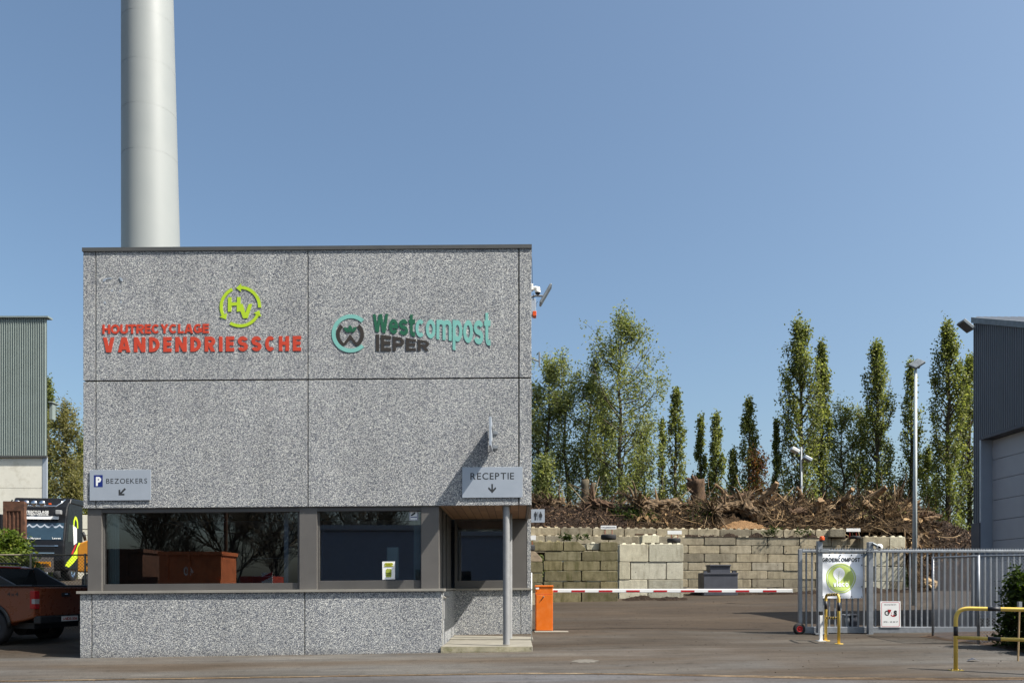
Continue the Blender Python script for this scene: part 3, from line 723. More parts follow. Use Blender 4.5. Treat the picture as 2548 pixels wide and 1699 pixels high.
arc(mb, c1[0], c1[1], 100/3.92, 136/3.92, 133, 236, YL, .0095, 20); arc(mb, c1[0], c1[1], 100/3.92, 136/3.92, -56, 47, YL, .0095, 20)
poly_px([q6(203, 697), (q6(222, 664)), q6(279, 583), q6(335, 660), q6(352, 697), q6(330, 690), q6(279, 632), q6(228, 690)], YL-.002, .0135, mb)
mk(mb, 'letter', DBROWN, t)
mb = MB()
for pts in ([(278, 490), (296, 515), (298, 545), (280, 570), (262, 545), (262, 512)], [(213, 517), (245, 518), (262, 540), (266, 566), (240, 562), (222, 540)], [(343, 514), (312, 518), (298, 540), (294, 566), (320, 560), (336, 538)]):
    poly_px([q6(a, b) for a, b in pts], YL-.004, .0135, mb)
mk(mb, 'sprout', DGREEN, t)
t = thing('wall_lettering', 'green and teal raised letters reading Westcompost, growing taller rightwards', 'sign', (bx(1083), Y0, bz(822)))
def wmap(a0, a1):
    def fn(u, v):
        a = a0+(a1-a0)*u; base = 560+.128*(a-510); xh = 437+.02*(a-510)
        b = base-(v/.73)*(base-xh); p = q6(a, b); return (PX(p[0], YL), PZ(p[1], YL))
    return fn
heavy('West', {'W': 1.0, '*': .60, 't': .40}, .18, .05, wmap(500, 912), YL, .0095, DGREEN, t)
heavy('compost', {'*': .56, 'm': .88, 't': .36, 'c': .54, 's': .54}, .165, .06, wmap(917, 1648), YL, .0095, TEAL, t)
t = thing('wall_lettering', 'dark brown raised letters reading IEPER under the teal letters', 'sign', (bx(1001), Y0, bz(850)))
def imap(u, v):
    a = 530+520*u; top = 585+.135*(a-530); b = 750-v*(750-top); p = q6(a, b); return (PX(p[0], YL), PZ(p[1], YL))
heavy('IEPER', {'*': .68, 'I': .23, 'P': .78, 'R': .78}, .215, .10, imap, YL, .0095, DBROWN, t)

# ------------------------------------------------------------------ signs on the facade
def plate(name, lab, px0, px1, py0, py1, Y=Y0-.028, mat=SIGNP, th=.012, cat='sign'):
    t = thing(name, lab, cat, (PX((px0+px1)/2, Y), Y, PZ(py1, Y)))
    box('panel', mat, t, PX(px0, Y), PX(px1, Y), Y, Y+th, PZ(py1, Y), PZ(py0, Y), bevel=.004)
    mb = MB()
    for a in (px0+8, px1-8): mb.box(PX(a, Y)-.02, PX(a, Y)+.02, Y+th, Y+.029, PZ(py1-8, Y), PZ(py0+8, Y))
    mk(mb, 'mount', GALV, t); return t
t = plate('parking_sign', 'silver sign with blue P square, word BEZOEKERS and diagonal arrow', 223, 375.5, 1165, 1241)
YF = Y0-.031
mk(poly_px([(233.5, 1177.5), (255.5, 1177.5), (255.5, 1207.5), (233.5, 1207.5)], YF+.002, .001), 'parking_square', NAVY, t)
text_fit('P', 238.5, 251.5, 1182, 1203, YF+.001, .001, .05, WHITE, t)
text_fit('BEZOEKERS', 264, 366, 1186, 1199, YF+.002, .001, .005, DARKT, t, gap=.14)
mk(poly_px([(295, 1214.5), (299.5, 1214.5), (299.5, 1221), (310, 1210), (313.5, 1213.5), (303, 1224), (309.5, 1224), (309.5, 1228.5), (295, 1228.5)], YF+.002, .001), 'arrow', DARKT, t)
t = plate('reception_sign', 'silver sign reading RECEPTIE with a downward arrow above the porch', 1150, 1300.3, 1165, 1241)
text_fit('RECEPTIE', 1170.5, 1279, 1178.5, 1195.5, YF+.002, .001, .012, DARKT, t, gap=.14)
mk(poly_px([(1222.6, 1207), (1226.6, 1207), (1226.6, 1221), (1233, 1214.5), (1235, 1218.5), (1224.6, 1230), (1214.2, 1218.5), (1216.2, 1214.5), (1222.6, 1221)], YF+.002, .001), 'arrow', DARKT, t)
# fin sign sticking straight out from the wall, seen edge-on
t = thing('projecting_sign', 'thin panel sticking straight out of the wall above the reception sign', 'sign', (-.58, Y0, 4.6))
xf = -.56
box('panel', SIGNP, t, xf-.03, xf+.02, Y0-.86, Y0-.04, 4.62, 5.24, bevel=.004)
mb = MB()
for z in (4.72, 5.04):
    mb.box(xf+.02, xf+.035, Y0-.7, Y0, z, z+.03); mb.box(xf+.02, xf+.14, Y0-.02, Y0-.001, z-.02, z+.05)
mk(mb, 'bracket', GALV, t)
# toilet sign beside right-hand wall
Yt = 18.75
t = thing('toilet_sign', 'square silver sign with man and woman pictograms at the building corner', 'sign', (PX(1338, Yt), Yt, PZ(1304, Yt)))
box('panel', SIGNP, t, XR+.004, PX(1355.2, Yt), Yt, Yt+.02, PZ(1303.5, Yt), PZ(1270.7, Yt), bevel=.003)
tz = lambda a, b: (1310+a/9.227, 1250+b/9.227)
mb = MB()
for cx_ in (208, 323):
    disc_px(mb, *tz(cx_, 258), 1.4, Yt-.004, .004, 12)
poly_px([tz(a, b) for a, b in [(175, 285), (190, 276), (226, 276), (241, 285), (241, 350), (233, 358), (229, 300), (227, 300), (226, 438), (212, 438), (211, 368), (206, 368), (205, 438), (190, 438), (189, 300), (186, 300), (183, 358), (175, 350)]], Yt-.004, .004, mb)
poly_px([tz(a, b) for a, b in [(308, 276), (340, 276), (350, 290), (369, 338), (360, 343), (344, 304), (361, 372), (344, 376), (343, 438), (331, 438), (330, 378), (318, 378), (317, 438), (305, 438), (304, 376), (287, 372), (303, 304), (292, 340), (284, 336), (298, 290)]], Yt-.004, .004, mb)
poly_px([tz(260, 242), tz(268, 242), tz(268, 440), tz(260, 440)], Yt-.004, .004, mb)
mk(mb, 'pictogram', DARKT, t)
# stickers in the narrower window
Yg = YWN-.004
t = thing('window_poster', 'white poster with yellow safety vest taped low inside the window', 'poster', (PX(967, Yg), Yg, PZ(1444, Yg)))
wp = lambda a, b: (940+a/7.84, 1260+b/7.84)
mk(poly_px([wp(87, 1080), wp(335, 1078), wp(337, 1425), wp(92, 1433)], Yg+.03, .004), 'sheet', WHITE, t)
mb = MB(); pth = [(180, 1222), (195, 1215), (212, 1226), (235, 1216), (268, 1235), (268, 1300), (262, 1385), (162, 1387), (152, 1290), (158, 1240)]
VEST = paint('vest_print', srgb(150, 160, 60), .7, var=.1); POSTY = paint('poster_yellow', srgb(236, 230, 40), .6, var=.03)
mk(poly_px([wp(a, b) for a, b in pth], Yg+.027, .003), 'vest_picture', VEST, t)
mb = MB()
for y in (1306, 1338): poly_px([wp(155, y-6), wp(264, y-6), wp(264, y+8), wp(156, y+8)], Yg+.0245, .002, mb)
for i, (y, a, b) in enumerate(((1116, 146, 290), (1134, 130, 300), (1153, 158, 272), (1172, 126, 300))):
    poly_px([wp(a, y-3), wp(b, y-3), wp(b, y+3), wp(a, y+3)], Yg+.0225, .002, mb)
mk(mb, 'print_lines', paint('dark_print', srgb(70, 80, 30), .7), t)
mb = MB()
for i, (y, a, b) in enumerate(((1116, 140, 292), (1134, 126, 302), (1153, 152, 276), (1172, 122, 302))):
    poly_px([wp(a, y-9), wp(b, y-9), wp(b, y+8), wp(a, y+8)], Yg+.0255, .0015, mb)
mk(mb, 'highlight_lines', POSTY, t)
t = thing('camera_sticker', 'small blue rimmed sticker with camera picture in window corner', 'sticker', (PX(1029, Yg), Yg, PZ(1296, Yg)))
mk(poly_px([wp(614, 105), wp(790, 105), wp(790, 283), wp(616, 285)], Yg+.03, .003), 'sheet', WHITE, t)
mb = MB()
for q in ([(622, 113), (632, 113), (632, 277), (622, 277)], [(772, 113), (782, 113), (782, 277), (772, 277)], [(632, 113), (772, 113), (772, 120), (632, 120)], [(632, 270), (772, 270), (772, 277), (632, 277)], [(645, 212), (765, 210), (765, 226), (645, 228)]):
    poly_px([wp(*p) for p in q], Yg+.027, .003, mb)
mk(mb, 'rim', NAVY, t)
mk(poly_px([wp(642, 175), wp(720, 122), wp(738, 150), wp(668, 196), wp(650, 192)], Yg+.027, .003), 'camera_picture', BLACK, t)

# things on the right-hand corner of the upper wall
zc = lambda a, b: (1240+a/6.531, 580+b/6.531)
Yc = 18.6
def cp(a, b, Y=Yc): p = zc(a, b); return P(p[0], p[1], Y)
t = thing('dome_camera', 'white dome security camera high on the building corner', 'camera', cp(545, 930))
mk(MB().box(XR+.002, XR+.05, Yc-.06, Yc+.06, cp(0, 965)[2], cp(0, 862)[2]), 'wall_mount', WHITEP, t, bevel=.01)
a = cp(560, 925); b = cp(650, 935)
mk(MB().tube([a, (a[0]+.06, Yc, a[2]), b, (b[0]+.005, Yc, b[2]-.04)], [.045, .05, .055, .05], 14), 'arm', WHITEP, t, smooth=True)
prof = [(.0, .07), (.04, .065), (.062, .03), (.066, -.01), (.064, -.03)]
c = cp(640, 975); mk(MB().lathe(prof, c, (0, 0, 1), 20), 'housing', WHITEP, t, smooth=True)
mk(MB().lathe([(.058, -.03), (.05, -.06), (.03, -.08), (0, -.088)], c, (0, 0, 1), 20), 'dome', BLACK, t, smooth=True)
t = thing('wall_floodlight', 'slanting flat floodlight on an arm below the dome camera', 'floodlight', cp(545, 1040))
mk(MB().tube([(XR, Yc+.12, cp(0, 1040)[2]), cp(600, 1045, Yc+.12), cp(720, 1050, Yc+.12)], .025, 8), 'arm', GALV, t)
pa, pb = cp(850, 880, Yc+.1), cp(672, 1185, Yc+.1); d = (pb-pa); L = d.length; ang = math.atan2(d.x, d.z)
M = Matrix.Translation((pa+pb)/2) @ Matrix.Rotation(ang, 4, 'Y')
mk(MB().box(-.035, .015, -.14, .14, -L/2, L/2, M), 'lamp_housing', GALVD, t, bevel=.012)
mk(MB().box(.0155, .022, -.11, .11, -L/2+.03, L/2-.03, M), 'lamp_glass', STEELC, t)
t = thing('alarm_siren', 'grey alarm siren box with orange lamp on the building corner', 'alarm', cp(570, 1400))
box('housing', SIGNP, t, XR+.003, cp(610, 0)[0], Yc-.1, Yc+.1, cp(0, 1370)[2], cp(0, 1112)[2], bevel=.008)
box('lamp', AMBER, t, cp(556, 0)[0], cp(613, 0)[0]+.004, Yc-.11, Yc+.08, cp(0, 1395)[2], cp(0, 1318)[2], bevel=.008)
mb = MB(); mb.tube([(XR+.012, Yc-.03, ZT-.1), (XR+.02, Yc-.03, cp(0, 500)[2]), (XR+.03, Yc-.03, cp(0, 860)[2])], .007, 5); mb2 = MB(); mb2.tube([cp(565, 1010, Yc-.1), cp(570, 1115, Yc-.1)], .008, 5)
mb3 = MB(); mb3.tube([cp(640, 1140), cp(615, 1165), cp(613, 1230)], .006, 5)
t = thing('cable', 'thin black cable running down the building corner to the camera', 'cable', (XR, Yc, 8)); mk(mb, 'cable_run', BLACK, t); mk(mb2, 'cable_run', BLACK, t); mk(mb3, 'cable_run', BLACK, t)
t = thing('wall_bracket', 'dark angled bracket on the side wall at mid height', 'bracket', P(1325, 900, 19.5))
mb = MB(); y = 19.5
mb.tube([P(1322, 896, y), P(1344, 904, y)], .02, 6); mb.tube([P(1342, 880, y), P(1342.5, 917, y)], .022, 6)
mk(mb, 'bar', GALVD, t); box('wall_plate', GALVD, t, XR+.004, XR+.03, y-.08, y+.08, PZ(905, y), PZ(888, y))
t = thing('wall_box', 'small dark box on the side wall below the bracket', 'junction box', P(1324, 985, 19.5)); box('case', BLACK, t, XR+.004, XR+.05, y-.06, y+.06, PZ(990, y), PZ(973, y), bevel=.006)
box('lid', GALVD, t, XR+.05, XR+.056, y-.05, y+.05, PZ(988, y), PZ(975, y))
t = thing('conduit', 'thin pale conduit pipe clipped low down the building corner', 'pipe', (XR+.02, 19.0, .4))
mk(MB().cyl((XR+.025, 19.2, .3), (XR+.025, 19.2, PZ(1428, 19.2)), .012, n=8), 'pipe', WHITEP, t, smooth=True)
mb = MB()
for z in (.5, 1.0, 1.5): mb.box(XR+.005, XR+.042, 19.18, 19.22, z, z+.02)
mk(mb, 'clip', GALVD, t)
SHEAR = False

# ================================================================== TOWER, SHEDS
Yt = 60.0
def towerX(py, side): 
    # left edge vertical at px 303, right edge from 448 (py 617) to 432 (py 0)
    l = 303.5-(.5)*(617-py)/617; r = 448-16.5*(617-py)/617
    return PX(l, Yt), PX(r, Yt)
t = thing('wind_turbine_tower', 'tall tapering white tubular tower rising behind the reception building', 'tower', (PX(378, Yt), Yt, g(-22, Yt)))
secs = [2100, 617+120, 412, 290, 180, 60, -200]
prevp = None
def ctr(py): a, b = towerX(py, 0); return Vector(((a+b)/2, Yt, PZ(py, Yt))), (b-a)/2*.93
sec = [(PZ(1470, Yt), )]
pys = [1500, 720, 401.5, 291, 182, 64, -260, -700]
for i in range(len(pys)-1):
    c0, r0 = ctr(pys[i]); c1, r1 = ctr(pys[i+1]); 
    mk(MB().tube([c0+Vector((0, 0, .02)), c1], [r0, r1], 72, cap=False), 'tower_section', TOWERM, t, smooth=True)
    if i: mk(MB().tube([c0-Vector((0, 0, .0)), c0+Vector((0, 0, .035))], [r0+.003, r0+.003], 72, cap=False), 'flange_seam', TOWERS, t, smooth=True)

def cladding(axis, a0, a1, fixed, zb, zt, period, depth, toward=-1):
    """corrugated sheet; axis 'x' runs along x at y=fixed; zt/zb may be functions"""
    mb = MB(); n = int(round(abs(a1-a0)/period)); vs = []; f0 = []
    prof = [(0, 0), (.55, 0), (.65, 1), (.9, 1), (1.0, 0)]
    pts = []
    for i in range(n):
        for u, d in prof[:-1]: pts.append((a0+(a1-a0)*(i+u)/n, d))
    pts.append((a1, 0))
    for a, d in pts:
        off = fixed+toward*d*depth
        zt_ = zt(a) if callable(zt) else zt; zb_ = zb(a) if callable(zb) else zb
        p = (a, off) if axis == 'x' else (off, a)
        vs += [(p[0], p[1], zb_), (p[0], p[1], zt_)]
    mb.add(vs, [(2*i, 2*i+2, 2*i+3, 2*i+1) for i in range(len(pts)-1)]); return mb
# left shed, front facing the road
Ys = 43.0
t = thing('industrial_shed', 'industrial shed with green grey ribbed cladding over cream concrete wall', 'building', (PX(0, Ys), Ys, 1))
XA, XE = PX(-420, Ys), PX(117.5, Ys)
mk(cladding('x', XE, XA, Ys-.02, PZ(1134, Ys), PZ(792, Ys), .121, .05), 'cladding', CLADG, t)
mk(MB().add([(x_, y_, z_) for z_ in (.5, PZ(793, Ys)) for x_, y_ in ((XA, Ys+.1), (XE-.12, Ys+.1), (XE-18.5, Ys+28), (XA-35, Ys+28))], [(0, 1, 2, 3), (4, 5, 6, 7), (0, 1, 5, 4), (1, 2, 6, 5), (2, 3, 7, 6), (3, 0, 4, 7)]), 'wall', CLADG, t)
for k in range(3): box('concrete_panel', CREAM, t, XA, XE-.28, Ys+.03, Ys+.1, PZ(1136+(k+1)*78, Ys)+.015, PZ(1136+k*78, Ys))
box('corner_post', SIGNP, t, XE-.26, XE-.03, Ys+.01, Ys+.1, .5, PZ(1137, Ys))
box('drip_flashing', FLASH, t, XA, XE+.02, Ys-.1, Ys+.02, PZ(1138, Ys), PZ(1133.5, Ys))
box('roof_edge', CLADG, t, XA, XE+.12, Ys-.14, Ys+.3, PZ(792, Ys), PZ(788, Ys))
mb = MB(); mb.box(XE+.0, XE+.16, Ys+.2, Ys+.5, PZ(1041, Ys), PZ(1000, Ys)); mb.box(XE, XE+.22, Ys+.1, Ys+.8, PZ(1000, Ys), PZ(997, Ys)); mk(mb, 'rain_hopper', CLADG, t)
# right shed
XS = 14.35; YF1 = 25.2; YN1 = 21.7
zr = lambda y: PZ(788, YF1)-(YF1-y)*.385
t = thing('industrial_shed', 'dark grey corrugated shed with big sectional door and sloping roof', 'building', (18, 23.4, .6))
zl = PZ(1087, 24.78)
mk(cladding('y', YN1, YF1, XS, zl, lambda y: zr(y)-.1, .105, .03), 'cladding', CLADD, t)
mk(cladding('y', 24.79, YF1, XS, PZ(1302, YF1), zl, .105, .03), 'cladding', CLADD, t)
box('base_panel', DGREYM, t, XS-.06, XS+.2, 24.8, YF1+.06, .3, PZ(1302, YF1))
mb = MB(); mb.add([(XS-.07, YN1, zr(YN1)-.18), (XS-.07, YF1+.05, zr(YF1)-.18), (XS-.07, YF1+.05, zr(YF1)+.0), (XS-.07, YN1, zr(YN1)+.0), (XS+.02, YN1, zr(YN1)-.18), (XS+.02, YF1+.05, zr(YF1)-.18), (XS+.02, YF1+.05, zr(YF1)+.0), (XS+.02, YN1, zr(YN1)+.0)], [(0, 1, 2, 3), (3, 2, 6, 7), (4, 5, 6, 7), (1, 5, 6, 2), (0, 1, 5, 4), (0, 4, 7, 3)])
mk(mb, 'verge_flashing', GALVD, t)
# ribbed roof sheet falling towards the road
mb = MB(); n = 90; vs = []
for i in range(n+1):
    x = XS+.02+(24-XS)*i/n; d = .06 if i % 2 else 0
    vs += [(x, YN1, zr(YN1)+d-.03), (x, YF1+.05, zr(YF1)+d-.03)]
mb.add(vs, [(2*i, 2*i+1, 2*i+3, 2*i+2) for i in range(n)]); mk(mb, 'roof', CLADD, t)
box('rear_wall', CLADD, t, XS+.05, 24, YF1-.06, YF1, .3, zr(YF1)-.08)
box('front_wall', CLADD, t, XS+.05, 24, YN1, YN1+.06, 3.5, zr(YN1)-.08)
box('lintel', DGREYM, t, XS-.035, XS+.35, YN1+.1, 24.8, zl-.09, zl+.0)
box('door_jamb', SIGNP, t, XS-.03, XS+.42, 24.78, 24.86, .4, zl-.09)
box('gable_post', DGREYM, t, XS-.03, XS+.4, YN1, YN1+.3, .3, zl-.09)
mb = MB()
for k in range(9):
    z0 = .55+k*.62; mb.box(XS+.32, XS+.37, YN1+.3, 24.78, z0, min(z0+.605, zl-.09))
dr = mk(mb, 'sectional_door', DOORM, t); mk(MB().box(XS+.36, XS+.38, YN1+.3, 24.78, .4, zl-.05), 'door_backing', BLACK, t)
def floodlight(name, lab, base, arm_end, pa, pb, wd, group=None, depth=.05):
    t = thing(name, lab, 'floodlight', base, group)
    mk(MB().tube([base, arm_end], .028, 8), 'arm', GALV, t)
    d = Vector(pb)-Vector(pa); L = d.length; ang = math.atan2(d.x, d.z)
    M = Matrix.Translation((Vector(pa)+Vector(pb))/2) @ Matrix.Rotation(ang, 4, 'Y')
    mk(MB().box(-depth, depth, -wd, wd, -L/2, L/2, M), 'lamp_housing', GALVD, t, bevel=.015)
    mk(MB().box(depth if ang > 0 else -depth-.006, depth+.006 if ang > 0 else -depth, -wd+.03, wd-.03, -L/2+.04, L/2-.04, M), 'lamp_glass', DGREYM, t)
    return t
Yh = 25.0
floodlight('wall_floodlight', 'tilted floodlight on the top corner of the dark grey shed', P(2424, 814, Yh), P(2414, 818, Yh), P(2390, 800, Yh), P(2417, 822, Yh), .2)

# ================================================================== BARRIER
YBr = 22.5; gb = g(PX(1355, YBr), YBr)
t = thing('barrier_gate', 'orange barrier housing with long white and red boom across the entrance', 'barrier', (PX(1353, YBr), YBr, gb))
x0, x1 = PX(1331, YBr), PX(1376.5, YBr); zt = PZ(1455.5, YBr); zb = PZ(1568.5, YBr)
box('plinth', CONC, t, PX(1329, YBr), PX(1415, YBr-.3), YBr-.35, YBr+.4, gb-.1, zb, bevel=.015)
hs = box('housing', ORANGE, t, x0+.01, x1-.01, YBr-.02, YBr+.36, zb, zt-.05, bevel=.012)
box('cap', ORANGE, t, x0-.004, x1+.004, YBr-.04, YBr+.38, zt-.05, zt, bevel=.012)
dz = PZ(1180+1115/3.733, YBr)
box('door_gap', REDRUST, t, PX(1333.2, YBr), PX(1373.8, YBr), YBr-.0265, YBr-.0205, zb+.005, dz+.014)
box('door', ORANGE, t, PX(1334, YBr), PX(1373, YBr), YBr-.034, YBr-.021, zb+.01, dz, bevel=.006)
mk(MB().tube([P(1353, 1483.5, YBr-.05), P(1351, 1487, YBr-.05), P(1344.5, 1494, YBr-.045)], .008, 6), 'key_cord', BLACK, t)
mk(MB().cyl(P(1353, 1483.5, YBr-.06), P(1353, 1483.5, YBr-.03), .016, n=12), 'lock', STEELC, t)
box('label_plate', WHITEP, t, PX(1333, YBr), PX(1341, YBr), YBr-.044, YBr-.041, PZ(1465, YBr), PZ(1461, YBr))
mb = MB(); zc0 = PZ(1469, YBr); Xe = PX(1972.5, YBr); 
boom = mk(MB().box(PX(1376, YBr)-.02, Xe, YBr+.04, YBr+.14, zc0-.052, zc0+.052), 'boom', WHITE, t, bevel=.012)
box('end_cap', WHITEP, t, Xe, Xe+.02, YBr+.038, YBr+.142, zc0-.054, zc0+.054)
for i in range(9):
    a = 1422+i*68.1 if i else 1422
for a, b in ([(1377, 1388)]+[(1422.5+68.2*i, 1456+68.2*i) for i in range(8)]):
    if b > 1960: b = 1937
    mb = MB(); mb.box(PX(a, YBr), PX(b, YBr), YBr+.033, YBr+.147, zc0-.036, zc0+.014)
    if a < 1945: mk(mb, 'red_stripe', RED, t)

# ================================================================== SLIDING GATE
YG = 21.5; GZ = lambda py: PZ(py, YG); GX = lambda px: PX(px, YG)
t = thing('sliding_gate', 'long galvanised sliding gate of vertical bars with toothed top rail', 'gate', (GX(2170), YG, g(9, YG)))
xe = XS-.12
zt0, zb0 = GZ(1368), GZ(1566)
mk(MB().box(GX(1986.5), GX(1995), YG-.05, YG+.05, GZ(1558), GZ(1366)), 'end_post', GALV, t, bevel=.006)
mk(MB().box(GX(1995), xe, YG-.05, YG+.05, GZ(1374), GZ(1368)), 'top_rail', GALV, t, bevel=.008)
box('bottom_beam', GALV, t, GX(2001), xe, YG-.07, YG+.07, GZ(1574), GZ(1558.5), bevel=.008)
mb = MB(); x = GX(1990)
while x < xe: mb.prism([(x, GZ(1368)-.002), (x+.045, GZ(1368)-.002), (x+.034, GZ(1364)), (x+.011, GZ(1364))], YG-.02, YG+.02); x += .07
mk(mb, 'tooth_strip', GALV, t)
i = 0
px = 2006.0
while GX(px) < xe:
    if not 2028 < px < 2034: 
        mk(MB().box(GX(px)-.019, GX(px)+.019, YG-.019, YG+.019, GZ(1560), GZ(1373)), 'bar', GALV, t)
    px += 14.35
wc = Vector((GX(1986.5), YG-.06, GZ(1563.5)))
whl = mk(MB().lathe([(.07, -.05), (.10, -.055), (.145, -.045), (.158, -.02), (.158, .02), (.145, .045), (.10, .055), (.07, .05)], wc, (0, 1, 0), 28), 'wheel', RUBBER, t, smooth=True)
mb = MB(); mb.lathe([(.0, -.03), (.02, -.05), (.03, -.03), (.05, -.025), (.075, -.055), (.082, -.05)], wc, (0, 1, 0), 24)
mk(mb, 'rim', RED, whl, smooth=True)
def gpost(px0, px1, pyt, pyb, lab, Y):
    t = thing('gate_post', lab, 'post', (PX((px0+px1)/2, Y), Y, PZ(pyb, Y)), 'gate posts guiding the sliding gate')
    box('post', GALV, t, PX(px0, Y), PX(px1, Y), Y-.07, Y+.07, PZ(pyb, Y), PZ(pyt, Y), bevel=.008)
    box('base_plate', GALV, t, PX(px0-9, Y), PX(px1+11, Y), Y-.16, Y+.13, PZ(pyb+1, Y)-.01, PZ(pyb, Y)+.012)
    box('guide_bracket', GALV, t, PX(px0-4 if px0 > 2100 else px0-1, Y), PX(px1+14 if px0 < 2100 else px1, Y), Y-.1, Y-.072, PZ(1373.5, Y), PZ(1364.5, Y))
    mb = MB()
    for q in ((px0+3, 1366), (px0+10, 1366), (px0+3, 1372), (px0+10, 1372)): mb.cyl(P(q[0], q[1], Y-.115), P(q[0], q[1], Y-.1), .012, n=6)
    mk(mb, 'bolts', GALVD, t)
    return t
gp1 = gpost(2033, 2044.7, 1345.5, 1575, 'galvanised gate post with orange beacon on its top', 21.3)
gp2 = gpost(2158.5, 2170.5, 1348, 1578, 'galvanised gate post carrying the roller arm with white wheel', 21.3)
mb = MB(); Yq = 21.36
mb.tube([P(2157, 1375, Yq), P(2149, 1386, Yq)], .03, 4); mk(mb, 'brace', GALVD, gp2)
Yq = 21.2
mk(MB().tube([P(2171, 1352, Yq), P(2190, 1361, Yq)], .035, 6), 'roller_arm', GALVD, gp2)
mb = MB(); mb.lathe([(0, -.05), (.03, -.05), (.035, -.03), (.07, -.03), (.085, -.02), (.085, .02), (0, .03)], P(2188.5, 1360.5, Yq), (0, 1, 0), 24); mk(mb, 'roller', WHITEP, gp2, smooth=True)
mk(MB().cyl(P(2188.5, 1360.5, Yq-.07), P(2188.5, 1360.5, Yq-.02), .03, n=10), 'roller_hub', BLACK, gp2)
t = thing('beacon_lamp', 'orange warning beacon on top of the left gate post', 'lamp', P(2043, 1346, 21.25))
c = P(2045, 1346, 21.25)
mk(MB().lathe([(.065, .01), (.07, .03), (.062, .11), (.05, .13), (0, .135)], c, (0, 0, 1), 16), 'lens', AMBER, t, smooth=True)
mk(MB().lathe([(0, -.005), (.07, -.005), (.07, .03), (0, .03)], c, (0, 0, 1), 16), 'base', BLACK, t)
# banner
YBn = YG-.09
t = thing('banner', 'white GROENCOMPOST banner with green leaf circle tied to the gate', 'banner', (PX(2096, YBn), YBn, PZ(1486, YBn)))
X0, X1, Z0, Z1 = PX(2044, YBn), PX(2147, YBn), PZ(1487, YBn), PZ(1377, YBn)
def bfn(x, z, e=0):
    u = (x-X0)/(X1-X0); v = (z-Z0)/(Z1-Z0)
    return YBn+.016*math.sin((u*1.2+v*2.3)*5)*(1-v*.4)+.008*math.sin((u-v)*9+1)+.004*noise.noise(Vector((x*3, z*3, 0)))-e
mb = MB(); mb.sheet(lambda u, v: (X0+(X1-X0)*u, bfn(X0+(X1-X0)*u, Z0+(Z1-Z0)*v), Z0+(Z1-Z0)*v-.012*math.sin(u*math.pi)*(1-v)), 60, 60)
bs_ = mk(mb, 'sheet', BANNER, t, smooth=True)
def drape(name, mat, e, build):
    mb = MB(); build(mb)
    # subdivide by fanning fine triangles: displace vertices onto the banner
    mb.v = [(x, bfn(x, z, e+(0)), z) for x, y, z in mb.v]
    return mk(mb, name, mat, t)
def annulus(mb, cx, cy, r0, r1, n=64, m=8):
    vs = []; 
    for j in range(m+1):
        r = r0+(r1-r0)*j/m
        for k in range(n): a = 2*math.pi*k/n; vs.append((PX(cx+r*math.cos(a), YBn), 0, PZ(cy+r*math.sin(a), YBn)))
    mb.add(vs, [(j*n+k, j*n+(k+1) % n, (j+1)*n+(k+1) % n, (j+1)*n+k) for j in range(m) for k in range(n)])
drape('emblem_disc', VLG, .006, lambda mb: (annulus(mb, 2092, 1437.5, .1, 32.5, 64, 14), annulus(mb, 2092, 1437.5, 34.2, 37, 64, 2)))
def leafshape(mb):
    L = 22; cx_ = 2087.5; pts = []
    for i in range(L+1):
        v = i/L; wdt = 14.5*math.sin(math.pi*min(1, v**.8))**.8*(1 if v < .5 else 1) if 0 < v < 1 else 0
        y = 1411+36.5*v; pts.append((cx_-wdt, cx_+wdt, y))
    vs = []
    for a, b, y in pts:
        for q in range(7): vs.append((PX(a+(b-a)*q/6, YBn), 0, PZ(y, YBn)))
    mb.add(vs, [(i*7+q, i*7+q+1, i*7+8+q, i*7+7+q) for i in range(L) for q in range(6)])
drape('leaf_picture', BANNER, .0095, leafshape)
def veins(mb):
    def ln(a, b, c, d, wv): 
        n = 6
        for i in range(n):
            p = [(a+(c-a)*k/n, b+(d-b)*k/n) for k in (i, i+1)]
            mb.add([(PX(p[0][0]-wv, YBn), 0, PZ(p[0][1], YBn)), (PX(p[0][0]+wv, YBn), 0, PZ(p[0][1], YBn)), (PX(p[1][0]+wv, YBn), 0, PZ(p[1][1], YBn)), (PX(p[1][0]-wv, YBn), 0, PZ(p[1][1], YBn))], [(0, 1, 2, 3)])
    ln(2087.5, 1420, 2087.5, 1447, .45)
    for y in (1430, 1436, 1442): ln(2087.5, y+3, 2095, y-4, .3); ln(2087.5, y+3, 2080, y-4, .3)
drape('leaf_veins', VLG, .012, veins)
def mkword(s, a0, a1, b0, b1, bold, mat, nm):
    lay, W = text_layout(s, bold, .07); mb = MB()
    for vs, fs in lay:
        solid(mb, vs, fs, lambda u, v: (PX(a0+(a1-a0)*u/W, YBn), PZ(b1-(b1-b0)*v/.729, YBn)), 0, 0)
    mb.v = [(x, bfn(x, z, .016), z) for x, y, z in mb.v]; mk(mb, nm, mat, t)
heavy('GROENCOMPOST', {'*': .72, 'M': .9, 'O': .84, 'G': .78, 'E': .56, 'S': .56, 'P': .62, 'T': .6, 'R': .66}, .21, .10, fitbox(2045.4, 2140, 1387, 1397, YBn), 0, 0, DARKT, t, letters=False, post=lambda v: (v[0], bfn(v[0], v[2], .006)+v[1], v[2]))
heavy('vlaco', {'*': .62, 'l': .2}, .19, .09, fitbox(2073, 2111, 1445, 1459, YBn), 0, 0, BANNER, t, letters=False, post=lambda v: (v[0], bfn(v[0], v[2], .013)+v[1], v[2]))
mb = MB()
for px in (2064, 2091, 2119, 2144.5): mb.cyl(P(px, 1380.5, YBn-.012), P(px, 1380.5, YBn+.03), .017, n=8)
for py in (1405, 1432, 1459, 1484.5): mb.cyl(P(2144.5, py, YBn-.012), P(2144.5, py, YBn+.03), .015, n=8)
